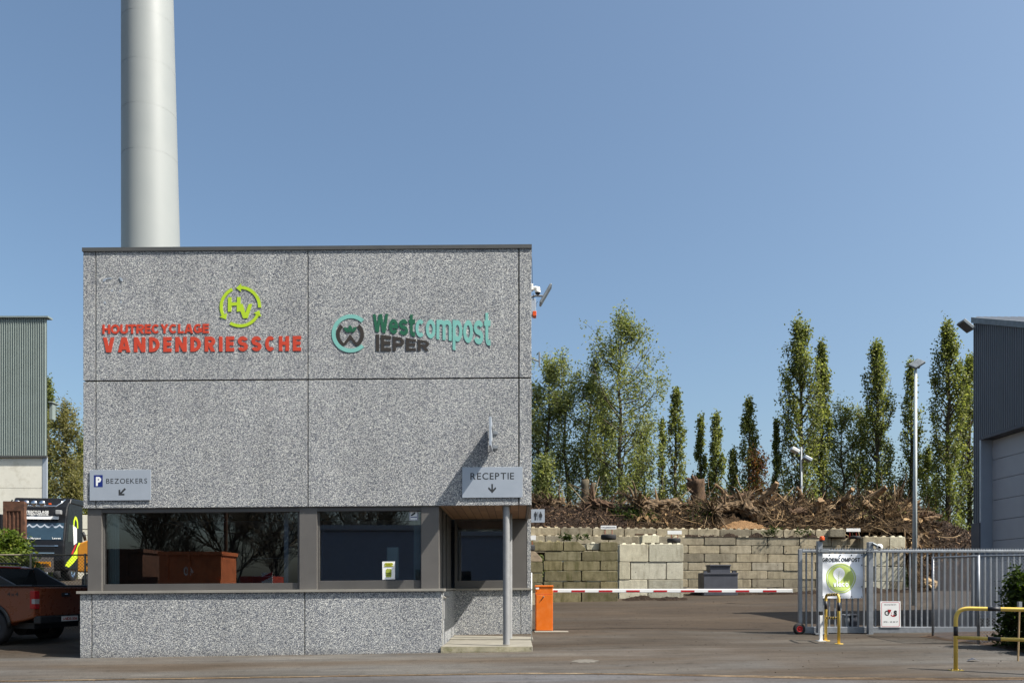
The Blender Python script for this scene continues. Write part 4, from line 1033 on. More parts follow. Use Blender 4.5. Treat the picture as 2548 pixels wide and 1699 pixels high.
for px in (2048, 2091, 2119): mb.cyl(P(px, 1483.5, YBn-.02), P(px, 1483.5, YBn+.03), .015, n=8)
mk(mb, 'eyelets', BLACK, t)
# warning plate
Yw = YG-.09
t = thing('security_sign', 'white PROTECTED BY security plate with red border fixed on gate bars', 'sign', (PX(2216, Yw), Yw, PZ(1561, Yw)))
sw = lambda a, b: (2180+a/17.43, 1480+b/17.43)
mk(poly_px([sw(180, 262), sw(1060, 262), sw(1075, 1395), sw(200, 1395)], Yw, .012), 'panel', WHITE, t)
mb = MB()
def rr(mb, x0_, y0_, x1_, y1_, r, th_):
    pts = []
    for cx_, cy_, a0 in ((x1_-r, y0_+r, 0), (x0_+r, y0_+r, 90), (x0_+r, y1_-r, 180), (x1_-r, y1_-r, 270)):
        for k in range(6): a = R(a0+90*k/5); pts.append((cx_+r*math.cos(a), cy_-r*math.sin(a)))
    for i in range(len(pts)):
        p, q = Vector(pts[i]), Vector(pts[(i+1) % len(pts)])
        d = (q-p); 
        if d.length < 1e-6: continue
        nrm = Vector((-d.y, d.x)).normalized()*th_/2
        poly_px([sw(*(p+nrm)), sw(*(q+nrm)), sw(*(q-nrm)), sw(*(p-nrm))], Yw-.0015, .001, mb)
rr(mb, 240, 310, 1012, 1360, 60, 18); mk(mb, 'border', paint('pink_border', srgb(190, 90, 100), .5), t)
mb = MB(); s0 = sw(475, 775); arc(mb, s0[0], s0[1], 3.6, 6.4, 35, 330, Yw-.0015, .001, 24)
poly_px([sw(500, 740), sw(590, 740), sw(590, 800), sw(500, 800)], Yw-.0017, .001, mb)
mb2 = MB()
a = sw(765, 905); 
text_fit('S', sw(765, 0)[0], sw(905, 0)[0], sw(0, 668)[1], sw(0, 890)[1], Yw-.0019, .001, .07, BLACK, t)
mk(mb, 'lettering', BLACK, t)
mk(poly_px([sw(495, 622), sw(640, 622), sw(660, 650), sw(590, 785), sw(545, 715)], Yw-.0022, .001), 'red_mark', RED, t)
mk(poly_px([sw(628, 840), sw(675, 845), sw(700, 885), sw(745, 890), sw(745, 845), sw(800, 870), sw(815, 935), sw(700, 925), sw(655, 890)], Yw-.0022, .001), 'red_mark', RED, t)
mk(poly_px([sw(660, 790), sw(680, 735), sw(692, 745), sw(672, 800)], Yw-.0022, .001), 'red_mark', RED, t)
text_fit('PROTECTED BY', sw(358, 0)[0], sw(882, 0)[0], sw(0, 388)[1], sw(0, 434)[1], Yw-.0015, .001, .01, DARKT, t, gap=.1)
text_fit('078 - 23 30 17', sw(330, 0)[0], sw(940, 0)[0], sw(0, 1125)[1], sw(0, 1185)[1], Yw-.0015, .001, .02, DARKT, t, gap=.12)
# motor housings behind the gate
Ym = 22.1; z0 = g(8.5, Ym)
for a, b, c, m_, lab in ((2100.5, 2114.5, 1531, GALV, 'light grey motor box behind the gate bars'), (2117, 2133, 1530, DGREYM, 'dark grey motor box behind the gate bars')):
    t = thing('motor_box', lab, 'motor box', (PX((a+b)/2, Ym), Ym, z0))
    box('case', m_, t, PX(a, Ym), PX(b, Ym), Ym, Ym+.3, z0-.02, PZ(c, Ym), bevel=.02); box('lid', m_, t, PX(a-.5, Ym), PX(b+.5, Ym), Ym-.02, Ym+.32, PZ(c, Ym), PZ(c, Ym)+.03)
# white bollard with black top
Yb = 19.85; z0 = g(PX(2042, Yb), Yb)
t = thing('bollard', 'slim white painted post with black top in front of gate post', 'post', (PX(2042, Yb), Yb, z0))
box('post', WHITE, t, PX(2038.6, Yb), PX(2045.8, Yb), Yb-.035, Yb+.035, z0, PZ(1529.5, Yb), bevel=.006)
box('cap', BLACK, t, PX(2038.6, Yb)-.002, PX(2045.8, Yb)+.002, Yb-.037, Yb+.037, PZ(1529.5, Yb), PZ(1520, Yb), bevel=.006)
box('base_plate', WHITE, t, PX(2033, Yb), PX(2052, Yb), Yb-.1, Yb+.1, z0-.02, z0+.012)

def bent(pts, r, n=6):   # rounded corners for a pipe
    out = [Vector(pts[0])]
    for i in range(1, len(pts)-1):
        p, a, b = Vector(pts[i]), Vector(pts[i-1]), Vector(pts[i+1])
        d0 = (a-p).normalized(); d1 = (b-p).normalized(); s = p+d0*r; e = p+d1*r
        for k in range(n+1):
            u = k/n; out.append((s*(1-u)**2+p*2*u*(1-u)+e*u*u))
    out.append(Vector(pts[-1])); return out
# small yellow hoop, seen nearly end-on
t = thing('guard_hoop', 'small yellow and black pipe hoop standing in front of the gate', 'guard rail', (7.6, 19.4, g(7.6, 19.4)))
A = (7.64, 19.85); Bq = (7.60, 18.95); za, zb = g(*A), g(*Bq)
mk(MB().tube(bent([(A[0], A[1], za), (A[0], A[1], za+1.13), (Bq[0], Bq[1], zb+1.17), (Bq[0], Bq[1], zb)], .13), .034, 14), 'hoop', YEL, t, smooth=True)
mk(MB().cyl((A[0], A[1], za+.57), (Bq[0], Bq[1], zb+.61), .028, n=12), 'crossbar', YEL, t, smooth=True)
for (x, y), z in ((A, za), (Bq, zb)):
    mk(MB().cyl((x, y, z+.78), (x, y, z+.98), .0355, n=14), 'black_band', YELB, t, smooth=True)
    mk(MB().cyl((x, y, z-.01), (x, y, z+.012), .1, n=20), 'base_plate', YEL, t)
for k in range(5):
    u = .12+k*.19; p = Vector((A[0], A[1], za+.57)).lerp(Vector((Bq[0], Bq[1], zb+.61)), u); q = Vector((A[0], A[1], za+.57)).lerp(Vector((Bq[0], Bq[1], zb+.61)), u+.09)
    mk(MB().cyl(p, q, .0295, n=12), 'black_band', YELB, t, smooth=True)
    p = Vector((A[0], A[1], za+1.13)).lerp(Vector((Bq[0], Bq[1], zb+1.17)), u); q = Vector((A[0], A[1], za+1.13)).lerp(Vector((Bq[0], Bq[1], zb+1.17)), u+.07)
    mk(MB().cyl(p, q, .0355, n=12), 'black_band', YELB, t, smooth=True)
# large yellow guard rail at the right edge
A = Vector((7.98, 14.6, 0)); A.z = g(A.x, A.y); D = Vector((.86, -.46, 0)).normalized(); Ln = 2.3
t = thing('guard_rail', 'large yellow and black pipe guard rail at the right edge of pavement', 'guard rail', A)
E_ = A+D*Ln; E_.z = g(E_.x, E_.y); up = Vector((0, 0, 1))
mk(MB().tube(bent([A, A+up*1.13, E_+up*1.13, E_], .22, 10), .036, 18), 'hoop', YEL, t, smooth=True)
mk(MB().cyl(A+up*.60, E_+up*.60, .032, n=16), 'crossbar', YEL, t, smooth=True)
mk(MB().cyl(A+up*.63, A+up*.80, .0375, n=18), 'black_band', YELB, t, smooth=True)
for s in (.5, 1.06, 1.62):
    for h, r in ((1.13, .0375), (.60, .0335)):
        p = A.lerp(E_, s/Ln)+up*h; q = A.lerp(E_, (s+.20)/Ln)+up*h
        mk(MB().cyl(p, q, r, n=18), 'black_band', YELB, t, smooth=True)
for q in (A, E_):
    mk(MB().box(q.x-.11, q.x+.11, q.y-.08, q.y+.08, q.z-.02, q.z+.014), 'base_plate', YEL, t, bevel=.004)
    mb = MB()
    for a, b in ((-.08, 0), (.08, 0), (.05, -.05)): mb.cyl((q.x+a, q.y+b, q.z+.01), (q.x+a, q.y+b, q.z+.04), .012, n=6)
    mk(mb, 'anchor_bolts', GALVD, t)

# ================================================================== CHAIN LINK FENCES
def chainlink(t, p0, p1, z0f, z1f, cell=.075, r=.0028, mat=GALVD):
    p0, p1 = Vector(p0), Vector(p1); d = (p1-p0); L = d.length; d.normalize()
    H = z1f(0)-z0f(0); mb = MB(); n = int((L+H)/cell)
    def clip(u0, v0, u1, v1):
        pts = []
        for fam in (0,): pass
        return None
    for s in range(-int(H/cell)-1, int(L/cell)+2):
        for sgn in (1, -1):
            # line u = s*cell + sgn*v (v height)
            ua = s*cell if sgn == 1 else s*cell+H; va = 0; ub = ua+sgn*H; vb = H
            t0, t1 = 0.0, 1.0; du = ub-ua
            for lim, side in ((0, 0), (L, 1)):
                f = (lim-ua)/du
                if side == 0:
                    if du > 0: t0 = max(t0, f)
                    else: t1 = min(t1, f)
                else:
                    if du > 0: t1 = min(t1, f)
                    else: t0 = max(t0, f)
            if t1-t0 < .02: continue
            q = []
            for tt in (t0, t1):
                u = ua+du*tt; v = H*tt; x = p0+d*u; k = u/L; zz0 = z0f(k); zz1 = z1f(k)
                q.append(Vector((x.x, x.y, zz0+(zz1-zz0)*v/H)))
            mb.tube(q, r, 3, cap=False)
    return mk(mb, 'wire_mesh', mat, t)
def fence(lab, pts, H, posts, name='wire_fence', mat=GALVD, cell=.075, top=.022, zoff=0, fixtop=None):
    t = thing(name, lab, 'fence', (*pts[0], g(*pts[0])))
    for a, b in zip(pts[:-1], pts[1:]):
        z0 = lambda k, a=a, b=b: g(a[0]+(b[0]-a[0])*k, a[1]+(b[1]-a[1])*k)+.03
        z1 = (lambda k, z0=z0: z0(k)+H) if fixtop is None else (lambda k: fixtop)
        chainlink(t, (*a, 0), (*b, 0), z0, z1, cell, r=.0038 if fixtop is None else .005, mat=mat)
        mk(MB().tube([(a[0], a[1], z1(0)), (b[0], b[1], z1(1))], top, 8), 'top_rail', mat, t, smooth=True)
    for q in posts:
        z = g(*q); zt_ = z+H+.05 if fixtop is None else fixtop+.04
        mk(MB().tube([(q[0], q[1], z-.05), (q[0], q[1], zt_)], .03, 10), 'post', mat, t, smooth=True)
    return t
fence('grey chain link fence turning a corner beside the sliding gate', [(10.52, 20.3), (10.52, 18.3), (15.5, 18.25)], 1.98, [(10.52, 20.3), (10.52, 18.3), (13.0, 18.27), (15.4, 18.25)], mat=GALV)
YFL = 23.5
fence('chain link fence with pipe top rail behind the pickup', [(-22, YFL), (PX(230, YFL), YFL)], 2.2, [(-21, YFL), (-17.5, YFL), (-14.2, YFL), (PX(212, YFL), YFL)], fixtop=PZ(1380, YFL), cell=.10, mat=paint('brown_wire', srgb(112, 104, 88), .7, var=.1))

# ================================================================== POLE LIGHTS
Yp = 30.0
t = thing('lamp_pole', 'tall slim galvanised pole with tilted floodlight beside the poplars', 'lamp post', (PX(2276, Yp), Yp, g(14.8, Yp)))
mk(MB().cyl(P(2275, 1524, Yp), P(2278.5, 912, Yp), .095, .05, n=18), 'pole', paint('pale_zinc', srgb(176, 184, 184), .6, metal=.1, var=.06), t, smooth=True)
mk(MB().tube([P(2271, 915, Yp), P(2287, 915, Yp), P(2290, 908, Yp)], .03, 8), 'arm', GALVD, t)
pa, pb = P(2268, 914, Yp), P(2290, 901, Yp); 
M = Matrix.Translation((pa+pb)/2+Vector((.02, 0, .03))) @ Matrix.Rotation(R(-32), 4, 'Y') @ Matrix.Rotation(R(38), 4, 'X')
mk(MB().box(-.2, .24, -.2, .2, -.04, .04, M), 'lamp_housing', GALVD, t, bevel=.02)
mk(MB().box(-.18, .22, -.18, .18, -.05, -.041, M), 'lamp_glass', DGREYM, t)
Yp = 58.0
t = thing('lamp_pole', 'pole with two pale floodlights among the tall poplars', 'lamp post', (PX(1994, Yp), Yp, 1.3))
mk(MB().cyl((PX(1995, Yp), Yp, 1.2), P(1993.5, 1112, Yp), .12, .07, n=12), 'pole', GALVD, t, smooth=True)
mk(MB().tube([P(1986, 1119, Yp), P(1998, 1119, Yp)], .05, 6), 'arm', GALV, t)
for a, b, c, d, m_ in ((1969, 1114, 1987, 1124, WHITEP), (2001, 1136, 2017, 1144, SIGNP)):
    p, q = P(a, b, Yp), P(c, d, Yp); M = Matrix.Translation((p+q)/2) @ Matrix.Rotation(R(28), 4, 'Y')
    mk(MB().box(-.3, .3, -.3, .3, -.16, .10, M), 'lamp_housing', m_, t, bevel=.05)

# ================================================================== CONCRETE BLOCK WALLS
ORD = ['first', 'second', 'third', 'fourth', 'fifth', 'sixth', 'seventh', 'eighth', 'ninth', 'tenth', 'eleventh', 'twelfth', 'thirteenth', 'fourteenth', 'fifteenth', 'sixteenth', 'seventeenth', 'eighteenth']
def block(px0, px1, Y, z0, z1, mat, label, group, depth=.8, studs=0, chip=None, gap=.021):
    x0, x1 = PX(px0, Y)+gap, PX(px1, Y)-gap; mb = MB(); r = random.random
    z0 += .006; z1 -= .022; c = .034
    j = lambda s=.012: (r()-.5)*s
    if chip: # sloping broken corner on the right
        mb.prism([(x0, z0), (x1, z0), (x1, z0+(z1-z0)*.25), (x1-(x1-x0)*.14, z0+(z1-z0)*.6), (x1-(x1-x0)*.2, z0+(z1-z0)*.75), (x1-(x1-x0)*.34, z1), (x0, z1)], Y, Y+depth)
    else:
        yj = Y+j(.03)
        mb.prism([(x0+j(), z0+c), (x0+c, z0+j()), (x1-c, z0+j()), (x1+j(), z0+c), (x1+j(), z1-c+j()), (x1-c+j(), z1), (x0+c+j(), z1), (x0+j(), z1-c+j())], yj, yj+depth)
    if not chip: mb.box(x0-gap+.0015, x1+gap-.0015, Y+.42, Y+depth-.05, z0-.002, z1-.02)
    if studs:
        n = max(1, int(round((x1-x0)/.4))); 
        for k in range(n):
            xc = x0+(x1-x0)*(k+.5)/n
            mb.taper((xc-.10, xc+.10, Y+.08, Y+.30), (xc-.065, xc+.065, Y+.11, Y+.26), z1-.005, z1+.065)
    o = mk(mb, 'concrete_block', mat, loc=((x0+x1)/2, Y+depth/2, z0), bevel=.012)
    return props(o, label, 'concrete block', group)
# long back wall
YC = 40.0; H = .42; zc_ = PZ(1481.5, YC)
tilt = lambda px: -.0052*(px-1750)*YC/F*1.8
for row in range(8):
    st = 1752 if row % 2 == (6 % 2) else 1712
    k = -6 if st > 1720 else -5; idx = 0
    top = row == 7
    while True:
        a = st+79.2*k; b = a+79.2; k += 1
        if b < 1325: continue
        lim = 2070 if top else 2147
        if a >= lim-4: break
        b = min(b, lim); a = max(a, 1300)
        if row < 5 and b < 1560: idx += 1; continue   # hidden behind the nearer walls
        zz = zc_+row*H+tilt((a+b)/2)*(row/7)
        block(a, b, YC+(.35 if top else 0), zz-(.3 if row == 0 else 0), zz+H, BLK, f'weathered grey block, {ORD[idx]} from left in {"top" if top else ORD[row]} course of long back wall' if not row == 0 else f'stained block, {ORD[idx]} from left in ground course of long back wall', 'blocks of the long back wall', studs=top or (row == 6))
        idx += 1
zz = zc_+7*H+tilt(2090)
o = block(2070, 2108, YC-.35, zz+.02, zz+H+.02, BLK, 'dark short block pushed askew at the right end of the top course', 'blocks of the long back wall', studs=1); o.rotation_euler = (0, R(2), R(-14))
# mossy front wall
YA = 35.0; ra = [1494, 1469, 1445, 1419, 1394.5, 1370, 1346]
ja = [[1352, 1446.5, 1538.4], [1352, 1400.5, 1493, 1538], [1354, 1446.5, 1538], [1351.5, 1400.5, 1493, 1538.4], [1354.5, 1447, 1538.2], [1310, 1401.5, 1458]]
for r_, js in enumerate(ja):
    for i in range(len(js)-1):
        block(js[i], js[i+1], YA, PZ(ra[r_], YA)-(.25 if r_ == 0 else 0), PZ(ra[r_+1], YA), BLKM if r_ else BLKM, f'{"mossy" if r_ else "dusty"} green brown block, {ORD[i]} from left in {ORD[r_]} course of mossy front wall' if not (r_ == 5 and i == 1) else 'mossy block with broken corner on top of mossy front wall', 'blocks of the mossy front wall', studs=(r_ == 5 and i == 0), chip=(r_ == 5 and i == 1))
block(1493, 1538.4, YA, PZ(1370, YA), PZ(1346.5, YA), BLKM, 'short mossy block at the right end of the top course, under a tyre', 'blocks of the mossy front wall', studs=0)
block(1459, 1493, YA+.45, PZ(1368, YA+.45), PZ(1350, YA+.45), BLKL, 'pale block set back in the gap of the mossy wall top course', 'blocks of the mossy front wall', studs=1)
YA2 = 33.6
for i, (a, b, nm) in enumerate(((1500, 1473, 'ground'), (1473, 1449, 'second'), (1449, 1424.5, 'third'), (1424.5, 1397, 'fourth'))):
    block(1290, 1350.5, YA2, PZ(a, YA2)-(.3 if i == 0 else 0), PZ(b, YA2), BLKM if i else BLK, f'grey brown block in the {nm} course of the stack beside the building corner', 'blocks stacked beside the building corner', depth=.8)
o = block(1290, 1350.5, YA2, PZ(1397, YA2), PZ(1370, YA2), RUBBLE, 'broken crumbling block on top of the stack beside the building corner', 'blocks stacked beside the building corner', chip=1)
# pale big blocks
YB2 = 36.8; rb = [1484.5, 1441, 1397, 1352.5]
for r_, js in enumerate([[1539.5, 1612, 1701.5], [1539.5, 1568.5, 1657.6, 1701], [1540.5, 1614, 1701.5]]):
    for i in range(len(js)-1):
        block(js[i], js[i+1], YB2, PZ(rb[r_], YB2)-(.25 if r_ == 0 else 0), PZ(rb[r_+1], YB2)+.006, BLKL, f'big pale block, {ORD[i]} from left in {("lowest", "middle", "top")[r_]} course of pale wall', 'big pale blocks beside the mossy wall', depth=.9, studs=(r_ == 2))
YB3 = 37.9
block(1597, 1641, YB3, PZ(1351, YB3), PZ(1330, YB3), BLKL, 'short pale block with two studs under a plank behind the pale wall', 'big pale blocks beside the mossy wall', studs=1)
mb = MB(); mb.box(PX(1584, YB3), PX(1639, YB3), YB3+.35, YB3+.65, PZ(1329.5, YB3), PZ(1326, YB3)); o = mk(mb, 'plank', BARKD, loc=(PX(1610, YB3), YB3+.5, PZ(1328, YB3)), bevel=.01); props(o, 'weathered plank lying across the short pale block', 'plank')
# pale stack at the right end
YD = 39.4; rd = [1481, 1445.5, 1408.5, 1371, 1334]
for r_, js in enumerate([[2147, 2214, 2254], [2147, 2174, 2254], [2147, 2214, 2254], [2147, 2214, 2254]]):
    for i in range(len(js)-1):
        block(js[i], js[i+1], YD, PZ(rd[r_], YD)-(.3 if r_ == 0 else 0), PZ(rd[r_+1], YD), BLKL if (i+r_) % 2 == 0 else BLK, f'pale grey block, {("left", "right")[i]} one in {("lowest", "second", "third", "top")[r_]} course of end stack seen through gate', 'blocks of the end stack behind the gate', studs=(r_ == 3), depth=1.0)

# tyres with name boards
def tyre_sign(px0, px1, pyt, pyb, tp, txt, Y, lab, lab2, tilt_=0, txtfit=None, rods=True):
    tx0, tx1, tyt, tyb = tp; c = P((tx0+tx1)/2, (tyt+tyb)/2, Y); Ro = (PX(tx1, Y)-PX(tx0, Y))/2; hh = abs(PZ(tyt, Y)-PZ(tyb, Y))/2
    ty = thing('tyre', lab2, 'tyre', (c.x, c.y, c.z-hh), 'tyres holding name boards')
    prof = [(Ro*.62, hh*.7), (Ro*.72, hh*.98), (Ro*.9, hh), (Ro*.985, hh*.7), (Ro, hh*.3), (Ro, -hh*.3), (Ro*.985, -hh*.7), (Ro*.9, -hh), (Ro*.72, -hh*.98), (Ro*.62, -hh*.7)]
    mk(MB().lathe(prof, c, (0, 0, 1), 32), 'rubber', RUBBER, ty, smooth=True)
    t = thing('name_board', lab, 'sign', (c.x, c.y, c.z), 'name boards of the bays')
    Yk = Y-Ro*.3
    w_ = PX(px1, Yk)-PX(px0, Yk)
    for f in (.27, .72):
        x = PX(px0, Yk)+w_*f; mk(MB().cyl((x, Yk+.03, c.z-hh*.5), (x, Yk+.03, PZ(pyb, Yk)+.05), .016, n=6), 'rod', REDRUST, t)
    box('panel', WHITE, t, PX(px0, Yk), PX(px1, Yk), Yk, Yk+.015, PZ(pyb, Yk), PZ(pyt, Yk))
    if txt: text_fit(txt, px0+2, px1-2, pyt+3, pyb-3, Yk-.004, .003, .0, DARKT, t, gap=.12)
tyre_sign(1495, 1534, 1307, 1316, (1495, 1533.5, 1329.5, 1342), 'POPULIERENSCHORS', 35.35, 'white POPULIERENSCHORS board on two rods above the mossy wall', 'black tyre lying on the right end of the mossy wall')
tyre_sign(1661, 1696.5, 1319.5, 1328.5, (1660, 1693.5, 1339, 1350), '', 37.4, 'blank looking white board on rods above the pale block wall', 'black tyre lying on the right end of the pale block wall')
tyre_sign(2106, 2141, 1314, 1322, (2113, 2141, 1333, 1341), '', 39.9, 'white board on rods at the end of the long back wall', 'black tyre half buried at the end of the long back wall')
tyre_sign(1300, 1333.5, 1331.5, 1343, (1300, 1331, 1355, 1370), '', 34.1, 'white board half hidden by the building corner', 'black tyre half hidden by the building corner')
# dark steel container in front of the back wall
Yk = 38.0; z0 = g(PX(1793, Yk), Yk)
t = thing('steel_container', 'dark grey steel container with smaller box on top before the back wall', 'container', (PX(1793, Yk), Yk, z0))
box('body', DGREYM, t, PX(1751, Yk), PX(1836, Yk), Yk, Yk+1.2, z0, PZ(1424, Yk), bevel=.02)
box('upper_box', DGREYM, t, PX(1769, Yk), PX(1819.5, Yk), Yk+.15, Yk+.95, PZ(1424, Yk), PZ(1407.5, Yk), bevel=.015)
box('lid', DGREYM, t, PX(1767.5, Yk), PX(1821, Yk), Yk+.1, Yk+1.0, PZ(1407.5, Yk), PZ(1404, Yk), bevel=.01)
for a in (1757, 1828.5): 
    mk(MB().box(PX(a-3.5, Yk), PX(a+3.5, Yk), Yk+.1, Yk+.3, PZ(1424, Yk), PZ(1419.5, Yk)), 'lifting_lug', DGREYM, t)
box('rim', DGREYM, t, PX(1750, Yk), PX(1837, Yk), Yk-.03, Yk-.001, PZ(1428, Yk), PZ(1424, Yk)-.01)

# ================================================================== HEAPS
def lerp_tab(tab, x):
    if x <= tab[0][0]: return tab[0][1]
    for (a, b), (c, d) in zip(tab[:-1], tab[1:]):
        if x <= c: return b+(d-b)*(x-a)/(c-a)
    return tab[-1][1]
PROF = [(1240, 1262), (1323, 1258), (1360, 1256), (1420, 1262), (1480, 1258), (1550, 1258), (1620, 1262), (1700, 1268), (1760, 1256), (1830, 1246), (1900, 1256), (1960, 1262), (2040, 1262), (2130, 1255), (2200, 1240), (2260, 1256), (2330, 1296), (2400, 1320), (2440, 1345), (2500, 1400)]
def front_py(px): return lerp_tab([(1300, 1318), (2140, 1330), (2250, 1335), (2262, 1500), (2500, 1500)], px)
YRG = 46.0
def hsurf(px, v, amp=.3):
    """v 0 front foot .. 1 ridge .. 1.6 behind"""
    r = sm((px-2248)/16)
    yf = 40.95-1.2*r; 
    yf += .95*sm((px-1765)/25)*(1-sm((px-1905)/25)); zr_ = PZ(lerp_tab(PROF, px)-4, YRG); zf = zc_+8*H+tilt(px)-.05
    zf = zf*(1-r)+g(18, 40)*r; zf = min(zf, zr_)
    if v <= 1:
        y = yf+(YRG-yf)*v; z = zf+(zr_-zf)*(v**.62)
    else:
        y = YRG+(v-1)*9; z = zr_-(v-1)*4.5
    x = PX(px, y)
    p = Vector((x, y, z))
    n = noise.fractal(p*.9, .6, 2.1, 5)*.55+noise.noise(p*3.1)*.18+noise.noise(p*7)*.07
    k = min(1, v*5+.15)
    return Vector((x+noise.noise(p*2.3+Vector((9, 9, 9)))*.15*k, y+n*amp*.8*k, z+n*amp*1.4*k))
def heap(name, px0, px1, mat, lab, amp=.35, nu=None, dz=0):
    mb = MB(); nu = nu or int((px1-px0)/1.9); mb.sheet(lambda u, v: hsurf(px0+(px1-px0)*u, v*1.6, amp)+Vector((0, -dz, dz)), nu, 70)
    o = mk(mb, name, mat, smooth=False, loc=(PX((px0+px1)/2, 45), 45, 4)); props(o, lab, name.replace('_', ' '), None, 'stuff'); return o
heap('compost_heap', 1235, 1575, COMPOST, 'dark brown compost heap above the left part of the block wall', .4)
heap('brush_heap', 1560, 2300, BRUSHM, 'long heap of roots and branches above the block wall', .5)
heap('bark_heap', 2290, 2500, COMPOST, 'dark brown heap beside the dark grey shed', .35)
def mound(name, cx, py0, py1, hw, Yc_, mat, lab, amp=.1):
    def fn(u, v):
        a = (u-.5)*2; px = cx+hw*a; t_ = 1-abs(a)**1.6
        z = PZ(py0, Yc_)+(PZ(py1, Yc_)-PZ(py0, Yc_))*max(0, t_)*math.sin(min(1, v*1.15)*math.pi/2 if v < .87 else math.pi/2)
        y = Yc_+v*1.7; q = Vector((PX(px, y), y, z)); n = noise.fractal(q*4, .7, 2, 4)*amp
        return (q.x, q.y+n, q.z+n-(.0 if v < .9 else .6))
    mb = MB(); mb.sheet(fn, 90, 26); o = mk(mb, name, mat, loc=(PX(cx, Yc_), Yc_, PZ(py0, Yc_))); props(o, lab, name.replace('_', ' '), None, 'stuff')
mound('wood_chip_heap', 1848, 1316, 1290, 74, 41.0, CHIPM, 'tan wood chip mound spilling at the foot of the brush')
# loose sticks and roots over the heaps
mb = MB()
def stick(p, d, L, r, bend=.25, segs=3):
    pts = [p]; dd = d.normalized()
    for i in range(segs):
        dd = (dd+Vector((random.uniform(-1, 1), random.uniform(-1, 1), random.uniform(-1, 1)))*bend).normalized(); pts.append(pts[-1]+dd*L/segs)
    mb.tube(pts, [r*(1-.55*i/segs) for i in range(segs+1)], 4, cap=False)
for i in range(7500):
    px = random.choice((random.uniform(1560, 2345), random.uniform(1600, 2300), random.uniform(1325, 1600) if random.random() < .25 else random.uniform(1700, 2280)))
    v = random.random()**.8 if px < 1600 else random.random()
    if px < 1580: v = .75+.3*random.random() if random.random() < .9 else v
    if 1780 < px < 1920 and v < .35: continue
    q = hsurf(px, v, .5)
    d = Vector((random.uniform(-1, 1), random.uniform(-.6, .3), random.gauss(.0, .34)))
    L = random.uniform(.25, 1.1) if random.random() < .86 else random.uniform(1, 2.2)
    stick(q+Vector((0, -.12, .03)), d, L, random.uniform(.007, .02) if L < 1.1 else random.uniform(.015, .035))
o = mk(mb, 'loose_branches', STICK, loc=(12, 44, 5)); props(o, 'tangle of loose sticks and roots strewn over the brush heap', 'branches', None, 'stuff')
# broken wood: irregular wedges
mb = MB()
for i in range(900):
    px = random.uniform(1580, 2320); v = random.uniform(.12, 1.02)
    if 1780 < px < 1905 and v < .4: continue
    q = hsurf(px, v, .5)+Vector((0, -.16, .06)); L = random.uniform(.10, .42); w_ = L*random.uniform(.18, .5)
    M = Matrix.Translation(q) @ Matrix.Rotation(random.uniform(0, 6.28), 4, Vector((random.gauss(0, 1), random.gauss(0, 1), random.gauss(0, 1))))
    j = lambda: random.uniform(.6, 1.2)
    vs = [M @ Vector(p) for p in ((-L*j(), -w_*j(), -w_*.5), (-L*j(), w_*j(), -w_*.4*j()), (-L*.8*j(), 0, w_*j()), (L*j(), -w_*.4*j(), -w_*.2), (L*j(), w_*.5*j(), 0), (L*.6*j(), .02, w_*.6*j()))]
    mb.add(vs, [(0, 2, 1), (3, 4, 5), (0, 1, 4, 3), (1, 2, 5, 4), (2, 0, 3, 5)])
o = mk(mb, 'broken_wood', island_mat('broken_wood', [(0, srgb(48, 36, 26)), (.35, srgb(84, 66, 46)), (.7, srgb(124, 98, 68)), (1, srgb(182, 152, 112))], .9), loc=(12, 44, 5)); props(o, 'broken tan and brown wood lumps scattered through the brush heap', 'wood', None, 'stuff')
# shredded lumps on the compost
mb = MB()
for i in range(5000):
    px = random.uniform(1325, 1560) if random.random() < .62 else random.uniform(2300, 2430); v = random.random()
    q = hsurf(px, v, .4); s = random.uniform(.02, .07)
    d = Vector((random.uniform(-1, 1), random.uniform(-1, 1), random.uniform(-1, 1))).normalized()
    mb.tube([q+Vector((0, -.03, .0)), q+Vector((0, -.03, 0))+d*s*3.2], [s*.5, s*.25], 3, cap=False)
o = mk(mb, 'compost_shreds', island_mat('compost_shreds', [(0, srgb(34, 26, 20)), (.6, srgb(74, 56, 44)), (.95, srgb(120, 96, 74)), (1, srgb(170, 140, 110))]), loc=(5, 44, 5)); props(o, 'coarse fibrous shreds covering the dark compost heaps', 'shreds', None, 'stuff')
